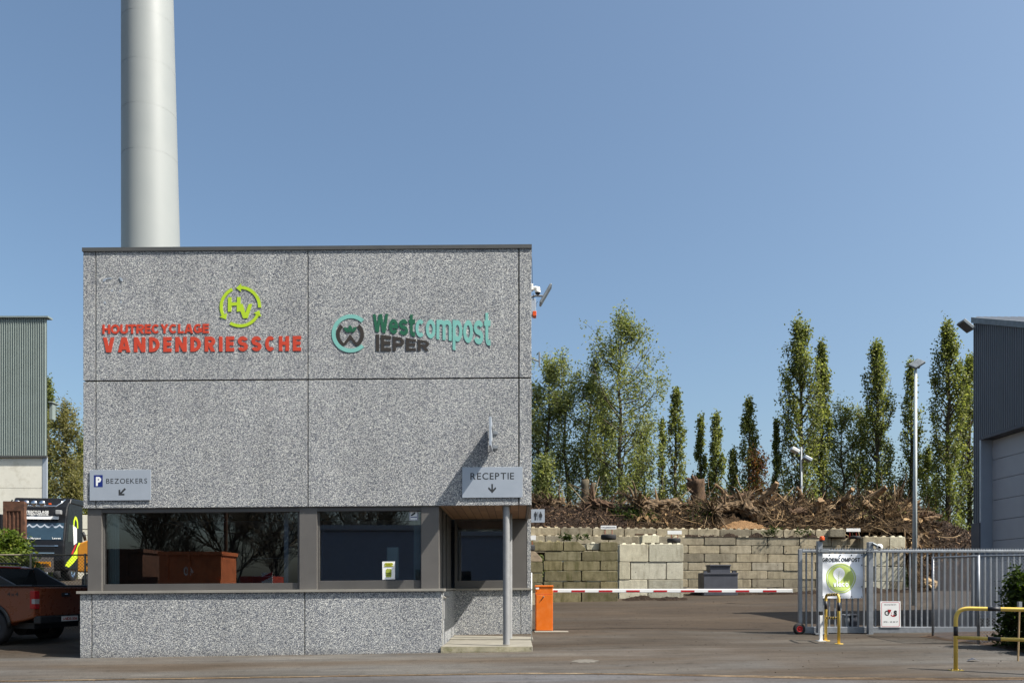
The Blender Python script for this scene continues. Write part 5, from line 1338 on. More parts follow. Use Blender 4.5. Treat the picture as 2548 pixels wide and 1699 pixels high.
# big roots, stumps and logs, each a thing
def rough_tube(mb, pts, rad, n=14, amp=.12, fr=3):
    b = len(mb.v); mb.tube(pts, rad, n)
    for i in range(b, len(mb.v)):
        q = Vector(mb.v[i]); k = noise.noise(q*fr)*amp+noise.noise(q*fr*3)*amp*.4; c = min(pts, key=lambda w_: (Vector(w_)-q).length)
        mb.v[i] = tuple(q+(q-Vector(c)).normalized()*k)
def subdiv(a, b, n, wob=.08):
    a, b = Vector(a), Vector(b); return [a.lerp(b, i/n)+Vector((random.uniform(-1, 1), random.uniform(-1, 1), random.uniform(-1, 1)))*wob*(0 if i in (0, n) else 1) for i in range(n+1)]
def log(lab, a, b, r0, r1, mat=BARKR, stubs=3, roots=0, cat='log', name='log'):
    a, b = Vector(a), Vector(b)
    t = thing(name, lab, cat, a)
    pts = subdiv(a, b, 8, .05); pts = [p for i in range(8) for p in (pts[i], pts[i].lerp(pts[i+1], .5))]+[pts[8]]; r0_ = r0; mb = MB(); rough_tube(mb, pts, [(r0+(r1-r0)*i/16)*.85 for i in range(17)], 26, .42*r0, 2.2/max(.3, r0))
    mk(mb, 'trunk', mat, t)
    d = (b-a).normalized()
    for k in range(stubs):
        p = a.lerp(b, random.uniform(.2, .95)); o_ = d.orthogonal(); o_.rotate(Matrix.Rotation(random.uniform(0, 6.28), 3, d))
        mb = MB(); mb.tube(subdiv(p, p+o_*random.uniform(.3, .8)+d*.2, 3, .05), [r1*.4, r1*.3, r1*.2, r1*.1], 6); mk(mb, 'branch_stub', mat, t, smooth=True)
    if roots:
        for k in range(roots):
            an = 2*math.pi*k/roots+random.uniform(-.2, .2); o_ = d.orthogonal(); o_.rotate(Matrix.Rotation(an, 3, d))
            L = random.uniform(.5, 1.15)*r0*2.4; mb = MB()
            pts = [a+d*.1, a+o_*r0*.7-d*.1, a+o_*(r0+L*.4)-d*.22, a+o_*(r0+L*.75)-d*.3+Vector((0, 0, -.15)), a+o_*(r0+L)-d*.35+Vector((random.uniform(-.2, .2), 0, -.3))]
            mb.tube(pts, [r0*.24, r0*.2, r0*.12, r0*.07, r0*.02], 7); mk(mb, 'root', mat, t, smooth=True)
        mb = MB()
        for k in range(60):
            o_ = d.orthogonal(); o_.rotate(Matrix.Rotation(random.uniform(0, 6.28), 3, d)); p = a+o_*r0*random.uniform(.2, 1.1)-d*.1
            mb.tube([p, p-d*random.uniform(.1, .4)+o_*random.uniform(.1, .5), p-d*random.uniform(.2, .5)+o_*random.uniform(.3, .9)+Vector((0, 0, -.2))], [.035, .02, .008], 4, cap=False)
        mk(mb, 'fine_roots', mat, t)
    return t
Yv = 42.2
log('thick pale torn trunk lying above the pale block wall', P(1588, 1264, 42.5), P(1686, 1252, 43.6), .46, .30, BARKR, 4, 11)
log('fallen brown root trunk left of the thick pale trunk', P(1478, 1250, 43.5), P(1560, 1268, 43), .3, .2, BARKD, 3, 6)
log('slim bare branch leaning down from the pale trunk end', P(1683, 1256, 43), P(1708, 1305, 41.6), .10, .05, BARKR, 2)
log('torn root mass over the wood chips, left part', P(1772, 1275, 42), P(1838, 1250, 43), .34, .2, BARKR, 4, 12)
log('long dark log sloping over the top of the brush heap', P(1790, 1247, 44.5), P(1872, 1233, 45), .3, .22, BARKD, 2)
log('thick split log pointing left above the wood chips', P(1850, 1262, 43.2), P(1892, 1290, 42.2), .5, .3, BARKR, 4, 7)
log('pale bare branch lying right of the wood chips', P(1910, 1265, 43.6), P(1962, 1290, 42.4), .17, .1, BARKR, 2)
log('slanting thin pale branch right of the split log', P(1898, 1262, 43.2), P(1920, 1298, 42), .09, .05, BARKR, 1)
log('gnarled light root stub in the brush behind the name board', P(2040, 1280, 43), P(2050, 1268, 43.4), .25, .18, BARKR, 4, 5)
log('pale slanting branch above the end stack', P(2182, 1302, 41.8), P(2206, 1334, 41), .12, .06, BARKR, 1)
log('broken orange brown root chunk near the lamp pole', P(2235, 1252, 45.2), P(2262, 1262, 45), .45, .2, BARKR, 5, 6)
log('pale root pieces left on the compost heap crest', P(1368, 1256, 45), P(1400, 1246, 45.6), .25, .2, BARKR, 4, 6)
log('small twisted root on the compost heap behind the building', P(1340, 1254, 45.2), P(1358, 1246, 45.6), .2, .15, BARKD, 4, 6)
log('white peeled wood lump lying below the brush seen through gate', P(2298, 1448, 39.2), P(2330, 1454, 39), .26, .2, CUT, 2)
log('grey brown log end lying beside the end stack', P(2262, 1380, 39.6), P(2290, 1330, 40.5), .22, .14, BARKR, 3, 5)
ORD2 = ORD+['nineteenth', 'twentieth', 'twenty-first', 'twenty-second', 'twenty-third', 'twenty-fourth']
for k, px_ in enumerate(sorted(random.uniform(1575, 2300) for _ in range(24))):
    pass; v_ = random.uniform(.35, 1.0)
    q_ = hsurf(px_, v_, .5)+Vector((0, -.25, .1)); an_ = random.uniform(-.5, 3.6); L_ = random.uniform(.6, 1.6)
    d_ = Vector((math.cos(an_), random.uniform(-.7, .1), math.sin(an_)*.6)).normalized()
    rt_ = random.uniform(.12, .34); mb = MB(); pts = subdiv(q_, q_+d_*L_, 5, .08); rough_tube(mb, pts, [rt_*(1-.1*i) for i in range(6)], 10, rt_*.5, 5)
    mt_ = random.choice((BARKR, WOODT, BARKD, WOODT)); t = thing('root_chunk', f'{"dark" if mt_ is BARKD else "pale"} {"thick" if rt_ > .165 else "slim"} root chunk, {ORD2[k]} from left in the brush heap', 'root', q_, 'root chunks lodged in the brush heap')
    mk(mb, 'wood', mt_, t)
    for j_ in range(7):
        o2 = Vector((random.gauss(0, 1), random.gauss(0, .7), random.gauss(0, 1))).normalized(); mb = MB(); L2 = random.uniform(.3, .9)
        mb.tube(subdiv(q_+d_*L_*random.random()*.5, q_+d_*L_*.2+o2*L2, 3, .09), [rt_*.35, rt_*.25, rt_*.14, rt_*.05], 5); mk(mb, 'root', random.choice((BARKR, BARKD, STICK)), t)
# upright stump
Yz = 45.0
t = thing('tree_stump', 'upright broken tree stump standing on the crest of the brush heap', 'stump', P(1735, 1262, Yz))
pts = [P(1738, 1262, Yz), P(1738, 1245, Yz), P(1737, 1225, Yz), P(1731, 1206, Yz), P(1729, 1196, Yz)]
mb = MB(); rough_tube(mb, pts, [.62, .5, .42, .5, .52], 18, .14, 2.2); mk(mb, 'trunk', BARKD, t, smooth=True)
for a, b, c, d, r in ((1722, 1200, 1706, 1190, .2), (1730, 1197, 1722, 1181, .22), (1738, 1200, 1754, 1206, .2), (1744, 1203, 1757, 1204, .14), (1728, 1196, 1731, 1184, .16)):
    mb = MB(); mb.tube(subdiv(P(a, b, Yz), P(c, d, Yz-.2), 3, .05), [r, r*.8, r*.5, r*.15], 7); mk(mb, 'splinter', BARKD, t, smooth=True)
mb = MB(); mb.tube([P(1722, 1225, Yz-.4), P(1714, 1218, Yz-.5), P(1710, 1212, Yz-.5)], [.1, .07, .04], 6); mk(mb, 'branch_stub', BARKD, t, smooth=True)
for a, b, c, d, r, lab in ((1455, 1246, 1456, 1194, .16, 'sawn upright trunk section standing left on the heap'), (1472, 1238, 1477, 1202, .1, 'thin sawn trunk leaning right on the heap')):
    t = thing('sawn_trunk', lab, 'stump', P(a, b+12, 48), 'sawn trunks standing on the heap')
    mb = MB(); rough_tube(mb, subdiv(P(a, b+16, 48), P(c, d, 48), 5, .02), [r*1.5]*6, 12, .03); mk(mb, 'trunk', BARK, t, smooth=True)
    mk(MB().cyl(P(c, d, 48)-Vector((0, 0, .01)), P(c, d, 48)+Vector((0, 0, .02)), r*1.45, n=12), 'cut_face', CUT, t)

# ================================================================== FOLIAGE
def leaves_mesh(name, centers, size, mat, parent=None, loc=None, elong=1.6, up=0.0, droop=0):
    n = len(centers); c = np.asarray(centers, dtype=np.float64)
    a = rng.normal(size=(n, 3)); a[:, 2] = a[:, 2]*(.8)-droop; a /= np.linalg.norm(a, axis=1)[:, None]
    b = rng.normal(size=(n, 3)); b -= a*(a*b).sum(1)[:, None]; b /= np.linalg.norm(b, axis=1)[:, None]
    s = size*rng.uniform(.6, 1.3, size=n)[:, None]
    q = np.stack([c-a*s*elong/2, c+b*s*.42, c+a*s*elong/2, c-b*s*.42], 1).reshape(-1, 3)
    off = np.array(ORG[parent.name] if parent is not None else (loc or (0, 0, 0)), dtype=np.float64)
    q -= off
    me = bpy.data.meshes.new(name); me.vertices.add(4*n); me.vertices.foreach_set('co', q.ravel().astype(np.float32))
    me.loops.add(4*n); me.loops.foreach_set('vertex_index', np.arange(4*n, dtype=np.int32))
    me.polygons.add(n); me.polygons.foreach_set('loop_start', np.arange(0, 4*n, 4, dtype=np.int32)); me.polygons.foreach_set('loop_total', np.full(n, 4, dtype=np.int32))
    me.materials.append(mat); me.update(calc_edges=True)
    o = link(bpy.data.objects.new(name, me))
    if parent is not None: o.parent = parent
    elif loc is not None: o.location = loc
    ORG[o.name] = Vector(off); return o
def cluster(c, r, n, squash=(1, 1, 1)):
    return (np.array(c)+rng.normal(size=(n, 3))*np.array(squash)*r*.5)
def poplar(lab, px, pyt, hw_, Y=70, leaf=LEAF_POP, dens=1.0, low=.0, lean=0, z0=1.2, group='poplars beyond the heap', shape=.35, trunks=1, lsz=.175):
    hw = hw_*1.25; s = Y/F; h = PZ(pyt, Y)-z0; wdt = hw*s; x = PX(px, Y)
    t = thing('poplar_tree', lab, 'tree', (x, Y, z0), group)
    mb = MB(); cen = []
    top = Vector((x+lean*s, Y, z0+h))
    base = Vector((x, Y, z0))
    tr = subdiv(base, top, 10, wdt*.05); mb.tube(tr, [max(.03, .26*(1-i/10.4)*h/20+.02) for i in range(11)], 8)
    nb = int(h*(4.2+wdt*.7))
    for i in range(nb):
        f = low+(.985-low)*((i+random.random())/nb); c = base.lerp(top, f)
        an = random.uniform(0, 6.28)
        # columnar profile
        rr_ = wdt*(min(1, (1-f)*2.6)**.75)*(.55+.45*min(1, f*3.2))*random.uniform(.7, 1.12)
        L = rr_*2.6
        e = c+Vector((math.cos(an)*rr_*.85, math.sin(an)*rr_*.85, L*random.uniform(.6, .9)))
        if e.z > top.z+.3: e.z = top.z+random.uniform(-.4, .3)
        m = c.lerp(e, .5)+Vector((math.cos(an)*rr_*.2, math.sin(an)*rr_*.2, -.05*L))
        mb.tube([c, m, e], [.05*h/20+.01, .03, .012], 4, cap=False)
        for k in range(random.randint(3, 5)):
            u = random.uniform(.25, 1.05); p = c.lerp(m, u*2) if u < .5 else m.lerp(e, (u-.5)*2)
            cen.append(cluster(p, random.uniform(.35, .6)*(wdt/1.6)**.4, int(random.randint(18, 32)*dens), (.8, .8, 1.5)))
    mk(mb, 'trunk', BARK, t, smooth=True)
    leaves_mesh('crown', np.concatenate(cen), lsz, leaf, t, elong=1.25)
    return t
def willow(lab, px, pyt, hw, Y=68, leaf=LEAF_WIL, n_limbs=9, dens=1.0, z0=1.2, low=.18, group='willows beyond the heap', lsz=.13, trunklean=0, spread=1.0, name='willow_tree', stems=1):
    s = Y/F; h = PZ(pyt, Y)-z0; wdt = hw*s; x = PX(px, Y)
    t = thing(name, lab, 'tree', (x, Y, z0), group); mb = MB(); cen = []
    for st in range(stems):
        base = Vector((x+(st-(stems-1)/2)*wdt*.35, Y+random.uniform(-.5, .5), z0)); top = base+Vector((trunklean*s+(st-(stems-1)/2)*wdt*.5, 0, h*(1-.12*abs(st-(stems-1)/2)-(0 if stems == 1 else random.uniform(0, .08)))))
        tr = subdiv(base, top, 12, wdt*.06); mb.tube(tr, [max(.025, .30*(1-i/12.2)*h/22) for i in range(13)], 8)
        nb = int(n_limbs*4/stems**.5)
        for i in range(nb):
            f = low+(.97-low)*((i+random.random())/nb); c = tr[min(11, int(f*12))].lerp(tr[min(12, int(f*12)+1)], f*12-int(f*12))
            an = random.uniform(0, 6.28); pr = (math.sin(math.pi*min(1, (f-low*.6)/(1-low*.6))**.85)*.8+.22)
            rr_ = wdt*pr*random.uniform(.6, 1.25)*spread/(stems**.3); rise = rr_*random.uniform(.5, 1.3)
            e = c+Vector((math.cos(an)*rr_, math.sin(an)*rr_, rise))
            if e.z > z0+h: e.z = z0+h-random.uniform(0, .6)
            m = c.lerp(e, .5)+Vector((0, 0, -.12*rr_+random.uniform(-.2, .2)))
            mb.tube([c, m, e], [.10*(1-f)+.03, .045, .012], 4, cap=False)
            nsub = random.randint(8, 12)
            for k in range(nsub):
                u = random.uniform(.3, 1.05); p = (c.lerp(m, u*2) if u < .5 else m.lerp(e, (u-.5)*2))
                q = p+Vector((random.uniform(-1, 1), random.uniform(-1, 1), random.uniform(-.3, 1)))*rr_*.32
                mb.tube([p, q], [.02, .006], 3, cap=False)
                cen.append(cluster(q+Vector((0, 0, -.2)), random.uniform(.4, .8), int(random.randint(24, 44)*dens), (.9, .9, 1.7)))
    mk(mb, 'trunk', BARK, t, smooth=True)
    leaves_mesh('crown', np.concatenate(cen), lsz, leaf, t, elong=2.0, droop=.25)
    return t
willow('loose willow half hidden behind the building corner', 1338, 815, 74, 70, n_limbs=11, stems=2, dens=.8)
willow('airy willow with forked pale trunk second from the building', 1436, 815, 84, 69, n_limbs=12, stems=2, dens=.8, low=.2)
willow('tallest willow with broad yellow green crown', 1545, 783, 104, 67, leaf=LEAF_YEL, n_limbs=15, dens=.8, low=.14, trunklean=-4)
willow('small drooping willow filling the gap left of the tallest willow', 1502, 960, 42, 72, n_limbs=7, dens=.7, low=.12)
willow('low bushy willow beside the building at heap level', 1362, 1140, 30, 66, n_limbs=5, dens=1.0, low=.15)
willow('low willow right of the tallest willow base', 1600, 1060, 38, 71, leaf=LEAF_YEL, n_limbs=6, dens=.6, low=.15)
poplar('very thin sparse poplar right of the tallest willow', 1648, 1043, 11, 70, dens=.55)
poplar('slender poplar standing first in the gap right of the willows', 1680, 965, 23, 68, dens=.8)
poplar('thin poplar left of the pair behind the stump', 1744, 1030, 15, 70, dens=.7)
poplar('denser poplar of the pair behind the stump', 1782, 1032, 22, 69, dens=1.1)
poplar('short small poplar between the pair and the taller middle one', 1824, 1120, 15, 70, dens=.9)
poplar('slim poplar with withered bush at its foot', 1864, 993, 22, 70, dens=.9)
willow('reddish brown withered bush at the foot of a slim poplar', 1888, 1120, 34, 60, leaf=LEAF_DRY, n_limbs=5, dens=.7, low=.1, name='withered_bush', group=None)
poplar('thin short poplar left of the tallest poplar', 1932, 1043, 10, 70, dens=.8)
poplar('tallest broad poplar with several upright stems', 1992, 806, 46, 69, dens=1.15, low=.1)
poplar('narrow poplar close right of the tallest broad poplar', 2045, 850, 24, 71, dens=1.1)
willow('rounded loose tree left of the dark pointed poplar', 2118, 948, 64, 72, n_limbs=10, dens=.75, stems=2, low=.15, group=None, name='broadleaf_tree')
poplar('dark pointed poplar in the middle of the right group', 2184, 858, 38, 70, dens=1.15)
poplar('sparse poplar directly behind the lamp pole', 2268, 898, 27, 72, dens=.7)
poplar('small low poplar right of the lamp pole', 2310, 1115, 20, 73, dens=.8)
poplar('tall dense poplar between lamp pole and grey shed', 2360, 805, 39, 68, dens=1.2)
poplar('dense poplar partly hidden behind the grey shed', 2412, 893, 32, 70, dens=1.15)
# left group
poplar('dark poplar tip showing beside the left shed', 120, 945, 22, 78, dens=1, group='trees behind the left shed')
willow('pale green loose tree between left shed and reception building', 160, 1000, 42, 74, leaf=LEAF_BIR, n_limbs=10, dens=.9, group='trees behind the left shed', name='broadleaf_tree')
poplar('darker poplar close to the left edge of the reception building', 203, 1095, 20, 76, dens=1, group='trees behind the left shed')
willow('low pale tree behind the black truck', 178, 1180, 30, 72, leaf=LEAF_BIR, n_limbs=6, dens=.8, group='trees behind the left shed', name='broadleaf_tree', low=.1)
# evergreen cuttings on the heap
def cuttings(cx, cy, hw, hh, n, mat, lab, name='conifer_cuttings'):
    c = []
    for i in range(n):
        px = random.gauss(cx, hw*.5); v = min(1.02, max(.15, random.gauss(cy, hh))); q = hsurf(px, v, .5); c.append(cluster(q+Vector((0, -.15, .1)), .35, 26))
    o = leaves_mesh(name, np.concatenate(c), .11, mat, loc=(PX(cx, 44), 44, 5)); props(o, lab, 'cuttings', None, 'stuff')
cuttings(2160, .75, 60, .2, 130, island_mat('olive_needles', [(0, srgb(58, 58, 30)), (.5, srgb(88, 86, 46)), (1, srgb(120, 108, 66))]), 'olive green conifer cuttings on the heap behind the end board')
cuttings(1580, .3, 45, .2, 30, LEAF_CON, 'scraps of green foliage below the thick torn trunk', 'green_scraps')
cuttings(1750, .5, 60, .3, 30, LEAF_CON, 'thin green scraps left of the wood chips', 'green_scraps')
# weeds growing on the wall ledges
def weed(px, py, Y, s, lab):
    t = thing('weed', lab, 'plant', P(px, py, Y), 'weeds growing on the block walls')
    mb = MB(); c = []
    for k in range(7):
        e = P(px, py, Y)+Vector((random.uniform(-1, 1)*s, random.uniform(-.6, .2)*s, random.uniform(.4, 1)*s)); mb.tube([P(px, py, Y), e], [.008, .004], 3, cap=False); c.append(cluster(e, s*.45, 16))
    mk(mb, 'stem', LEAF_CON, t); leaves_mesh('foliage', np.concatenate(c), .07, LEAF_CON, t)
for a, b, Y, s, lab in ((1401, 1345, 35.3, .28, 'leafy weed on the mossy wall left of the broken block'), (1410, 1345, 35.3, .2, 'smaller weed beside the leafy one on the mossy wall'), (1451, 1343, 35.3, .28, 'pointed weed above the broken mossy block'), (1929, 1334, 40.1, .42, 'biggest weed on the ledge of the long wall'), (1912, 1333, 40.1, .25, 'small weed left of the biggest ledge weed'), (1998, 1334, 40.1, .33, 'rightmost weed on the ledge of the long wall')):
    weed(a, b, Y, s, lab)
# soil lying on the ledge of the long wall
mb = MB()
def ledge(u, v):
    px = 1705+400*u; Y = 39.98+.4*v; zz = zc_+7*H+tilt(px)-.02+max(0, .10+.22*noise.noise(Vector((px*.03, 0, 7)))+.05*noise.noise(Vector((px*.3, v*4, 1))))*math.sin(v*math.pi*.5)*1.1
    return (PX(px, Y), Y, zz)
mb.sheet(ledge, 260, 7); o = mk(mb, 'ledge_soil', COMPOST, loc=(10, 40.2, 4.3)); props(o, 'dark soil gathered on the ledge of the long wall', 'soil', None, 'stuff')

# shrubs
def shrub(lab, x, y, h, wdt, leaf, n=220, group=None, name='shrub', lsz=.06, per=42, cone=.4, z=None):
    z = g(x, y) if z is None else z; t = thing(name, lab, 'shrub', (x, y, z), group); mb = MB(); c = []
    for i in range(n):
        f = random.random()**.8; an = random.uniform(0, 6.28); rr_ = wdt*(1-cone*f)*random.uniform(.45, 1.0)*(.75+.4*noise.noise(Vector((an*1.2, f*3, x))))
        p = Vector((x+math.cos(an)*rr_, y+math.sin(an)*rr_, z+h*f))
        if i % 3 == 0: mb.tube([(x+random.uniform(-.06, .06), y, z+h*f*.35), p], [.012, .005], 4, cap=False)
        c.append(cluster(p, .16*(wdt/.6)**.5, per, (1, 1, 1.3)))
    mk(mb, 'stem', BARK, t); leaves_mesh('foliage', np.concatenate(c), lsz, leaf, t, elong=1.9); return t
shrub('dark green conifer shrub left behind the yellow guard rail', 11.0, 17.3, 1.55, .72, LEAF_CON, 170, 'conifer shrubs by the fence')
shrub('taller dark conifer shrub at the right edge by the fence', 11.85, 17.0, 2.0, .75, LEAF_CON, 240, 'conifer shrubs by the fence')
shrub('low dark conifer shrub at the foot of the fence corner', 10.9, 16.4, .8, .55, LEAF_CON, 90, 'conifer shrubs by the fence')
t = thing('wooden_stake', 'thin pale stake standing in front of the right shrub', 'stake', (PX(2533, 15.6), 15.6, g(10, 15.6)))
mk(MB().tube([(PX(2533, 15.6), 15.6, g(10, 15.6)), P(2537, 1503, 15.6)], [.018, .015], 6), 'shaft', CUT, t); mk(MB().box(PX(2533, 15.6), PX(2541, 15.6), 15.57, 15.63, PZ(1510, 15.6), PZ(1496, 15.6)), 'label_tag', GALV, t)
shrub('bright green conifer hedge shrub behind the fence at left edge', -15.6, 24.6, 2.75, 1.0, LEAF_LIM, 260, 'bright shrubs behind the left fence', lsz=.08)
shrub('second bright green shrub in front of the rusty container', -14.9, 24.2, 2.2, .7, LEAF_LIM, 150, 'bright shrubs behind the left fence', lsz=.08)

# ================================================================== VEHICLES AND YARD EQUIPMENT, LEFT
RZ90 = Matrix.Rotation(R(90), 4, 'Z')
def side_prism(mb, poly, x0, x1):       # poly in (y,z), extruded across x
    n = len(poly); mb.add([(x0, y, z) for y, z in poly]+[(x1, y, z) for y, z in poly], [tuple(range(n)), tuple(range(2*n-1, n-1, -1))]+[(i, i+n, (i+1) % n+n, (i+1) % n) for i in range(n)]); return mb
def text_local(s, x0, x1, z0, z1, y, th, bold, mat, parent, axis='x', gap=.08, name='lettering'):
    lay, W = text_layout(s, bold, gap); mb = MB()
    for vs, fs in lay: solid(mb, vs, fs, lambda u, v: (x0+(x1-x0)*u/W, z0+(z1-z0)*v/.729), y, y+th)
    if axis == 'y': mb.v = [(y+(yy-y), x, z) for x, yy, z in mb.v]
    return mk(mb, name, mat, parent, local=True)
def pickup():
    loc = (-11.47, 20.4, g(-11.9, 20.2)); t = thing('pickup_truck', 'copper brown pickup truck parked in shade left of the reception building', 'pickup truck', loc, rz=R(79))
    t.scale = (1.06, 1.06, 1.06); W = .925
    def arch(c, r, n=10): return [(c+r*math.cos(math.pi*(1-k/n)*-1+math.pi) if 0 else c-r*math.cos(math.pi*k/n), .42+r*math.sin(math.pi*k/n)) for k in range(n+1)]
    lower = [(.0, .62), (.0, 1.24), (.03, 1.33), (1.5, 1.34), (3.8, 1.30), (4.6, 1.20), (5.1, 1.08), (5.25, .9), (5.25, .5), (4.95, .42)]
    lower += arch(4.38, .47)[::-1]+[(3.7, .42), (1.75, .42)]+arch(1.15, .47)[::-1]+[(.6, .5), (.25, .56)]
    body = mk(side_prism(MB(), lower, -W, W), 'body', PICKP, t, local=True, bevel=.035)
    # bulged shoulders and flares
    for s in (-1, 1):
        for c in (1.15, 4.38):
            pts = [(s*(W+.005), c-.5*math.cos(math.pi*k/14), .42+.5*math.sin(math.pi*k/14)) for k in range(15)]
            mk(MB().tube(pts, .045, 6), 'wheel_arch', BLACK, t, local=True, smooth=True)
            w_ = mk(MB().lathe([(.22, -.1), (.30, -.125), (.375, -.12), (.40, -.09), (.405, 0), (.40, .09), (.375, .12), (.30, .125), (.22, .1)], (s*(W-.13), c, .40), (1, 0, 0), 32), 'wheel', RUBBER, t, local=True, smooth=True)
            mb = MB(); mb.lathe([(0, .07), (.05, .075), (.06, .05), (.20, .06), (.225, .11)], (s*(W-.13), c, .40), (s, 0, 0), 24)
            for k in range(6):
                a = k*math.pi/3; mb.tube([(s*(W-.05), c+.05*math.cos(a), .40+.05*math.sin(a)), (s*(W-.055), c+.21*math.cos(a), .40+.21*math.sin(a))], .022, 4)
            mk(mb, 'rim', DGREYM, w_, local=True)
    # cab
    b = [(1.42, 1.33), (1.55, 1.80), (1.7, 1.84), (2.9, 1.86), (3.15, 1.80), (3.85, 1.30)]
    n = len(b); mb = MB(); inset = [0.03, .16, .2, .2, .17, .04]
    vs = [(-W+inset[i], b[i][0], b[i][1]) for i in range(n)]+[(W-inset[i], b[i][0], b[i][1]) for i in range(n)]
    mb.add(vs, [tuple(range(n)), tuple(range(2*n-1, n-1, -1))]+[(i, i+n, (i+1) % n+n, (i+1) % n) for i in range(n)])
    mk(mb, 'cab', PICKP, t, local=True, bevel=.04)
    def quad(name, pts, mat): return mk(MB().add(pts, [(0, 1, 2, 3)]), name, mat, t, local=True)
    quad('rear_window', [(-.84, 1.425, 1.36), (.84, 1.425, 1.36), (.72, 1.535, 1.775), (-.72, 1.535, 1.775)], CARG)
    quad('windscreen', [(-.72, 3.79, 1.36), (.72, 3.79, 1.36), (.64, 3.2, 1.775), (-.64, 3.2, 1.775)], CARG)
    for s in (-1, 1):
        quad('side_window', [(s*(W-.036), 1.62, 1.38), (s*(W-.036), 2.5, 1.38), (s*(W-.158), 2.5, 1.77), (s*(W-.158), 1.72, 1.77)], CARG)
        quad('side_window', [(s*(W-.036), 2.56, 1.38), (s*(W-.036), 3.6, 1.38), (s*(W-.158), 3.08, 1.77), (s*(W-.158), 2.56, 1.77)], CARG)
        # sloping sail panel behind the cab
        mb = MB(); side_prism(mb, [(.55, 1.34), (1.44, 1.34), (1.56, 1.80), (1.42, 1.80), (1.1, 1.60)], s*(W-.17), s*(W-.10)); mk(mb, 'sail_panel', BLACK, t, local=True, bevel=.01)
        mk(MB().box(s*W-.05, s*W+.01, .02, 1.42, 1.335, 1.375), 'bed_rail', BLACK, t, local=True, bevel=.012)
        mk(MB().tube([(s*.6, 1.75, 1.87), (s*.6, 1.85, 1.91), (s*.6, 2.9, 1.92), (s*.6, 3.0, 1.88)], .022, 8), 'roof_rail', BLACK, t, local=True)
        tb = mk(MB().box(min(s*(W-.14), s*(W+.008)), max(s*(W-.14), s*(W+.008)), -.02, .12, .82, 1.24), 'tail_light', TAILR, t, local=True, bevel=.015)
        mk(MB().box(min(s*(W-.12), s*(W+.012)), max(s*(W-.12), s*(W+.012)), -.024, .06, .94, 1.05), 'reversing_lens', STEELC, tb, local=True)
        mk(MB().box(s*(W+.14)-.08, s*(W+.14)+.08, 3.25, 3.4, 1.3, 1.48), 'door_mirror', BLACK, t, local=True, bevel=.03)
        mb = MB(); mb.tube([(s*(W+.02), 2.0, .45), (s*(W+.02), 3.6, .45)], .035, 8); mk(mb, 'side_step', BLACK, t, local=True)
    mk(MB().box(-W+.03, W-.03, .03, 1.42, 1.325, 1.36), 'bed_cover', BLACK, t, local=True, bevel=.015)
    tg = mk(MB().box(-.78, .78, -.025, .0, .66, 1.31), 'tailgate', PICKP, t, local=True, bevel=.012)
    mk(MB().box(-.13, .13, -.045, -.02, 1.10, 1.19), 'handle', BLACK, tg, local=True, bevel=.01)
    mk(MB().tube([(-.05, -.05, 1.155), (.05, -.05, 1.155)], .008, 6), 'handle_chrome', CHROME, tg, local=True)
    mk(MB().box(-W+.02, W-.02, -.14, .05, .48, .66), 'rear_bumper', BLACK, t, local=True, bevel=.03)
    pl = mk(MB().box(-.26, .26, -.152, -.14, .52, .635), 'number_plate', WHITEP, t, local=True)
    text_local('1-NDS-556', -.23, .23, .545, .61, -.156, .003, .01, REDL, t)
    mk(MB().box(-.7, .7, .2, 4.9, .36, .5), 'chassis', BLACK, t, local=True)
    mk(MB().cyl((-.35, .9, .38), (.35, .9, .38), .2, n=16), 'spare_wheel', RUBBER, t, local=True)
    text_local('4x4', -1.1, -.75, 1.12, 1.2, 0, .0, .0, BLACK, t) if False else None
    mb = MB(); lay, Wd = text_layout('4x4', .02, .06)
    for vs, fs in lay: solid(mb, vs, fs, lambda u, v: (.42-.30*(u/Wd)+.3, 1.12+v*.12), 0, 0)
    mb.v = [(-W-.004, x, z) for x, y, z in mb.v]; mk(mb, 'side_decal', BLACK, t, local=True)
    mk(MB().box(-.35, .35, 1.53, 1.56, 1.79, 1.815), 'brake_lamp', TAILR, t, local=True)
pickup()

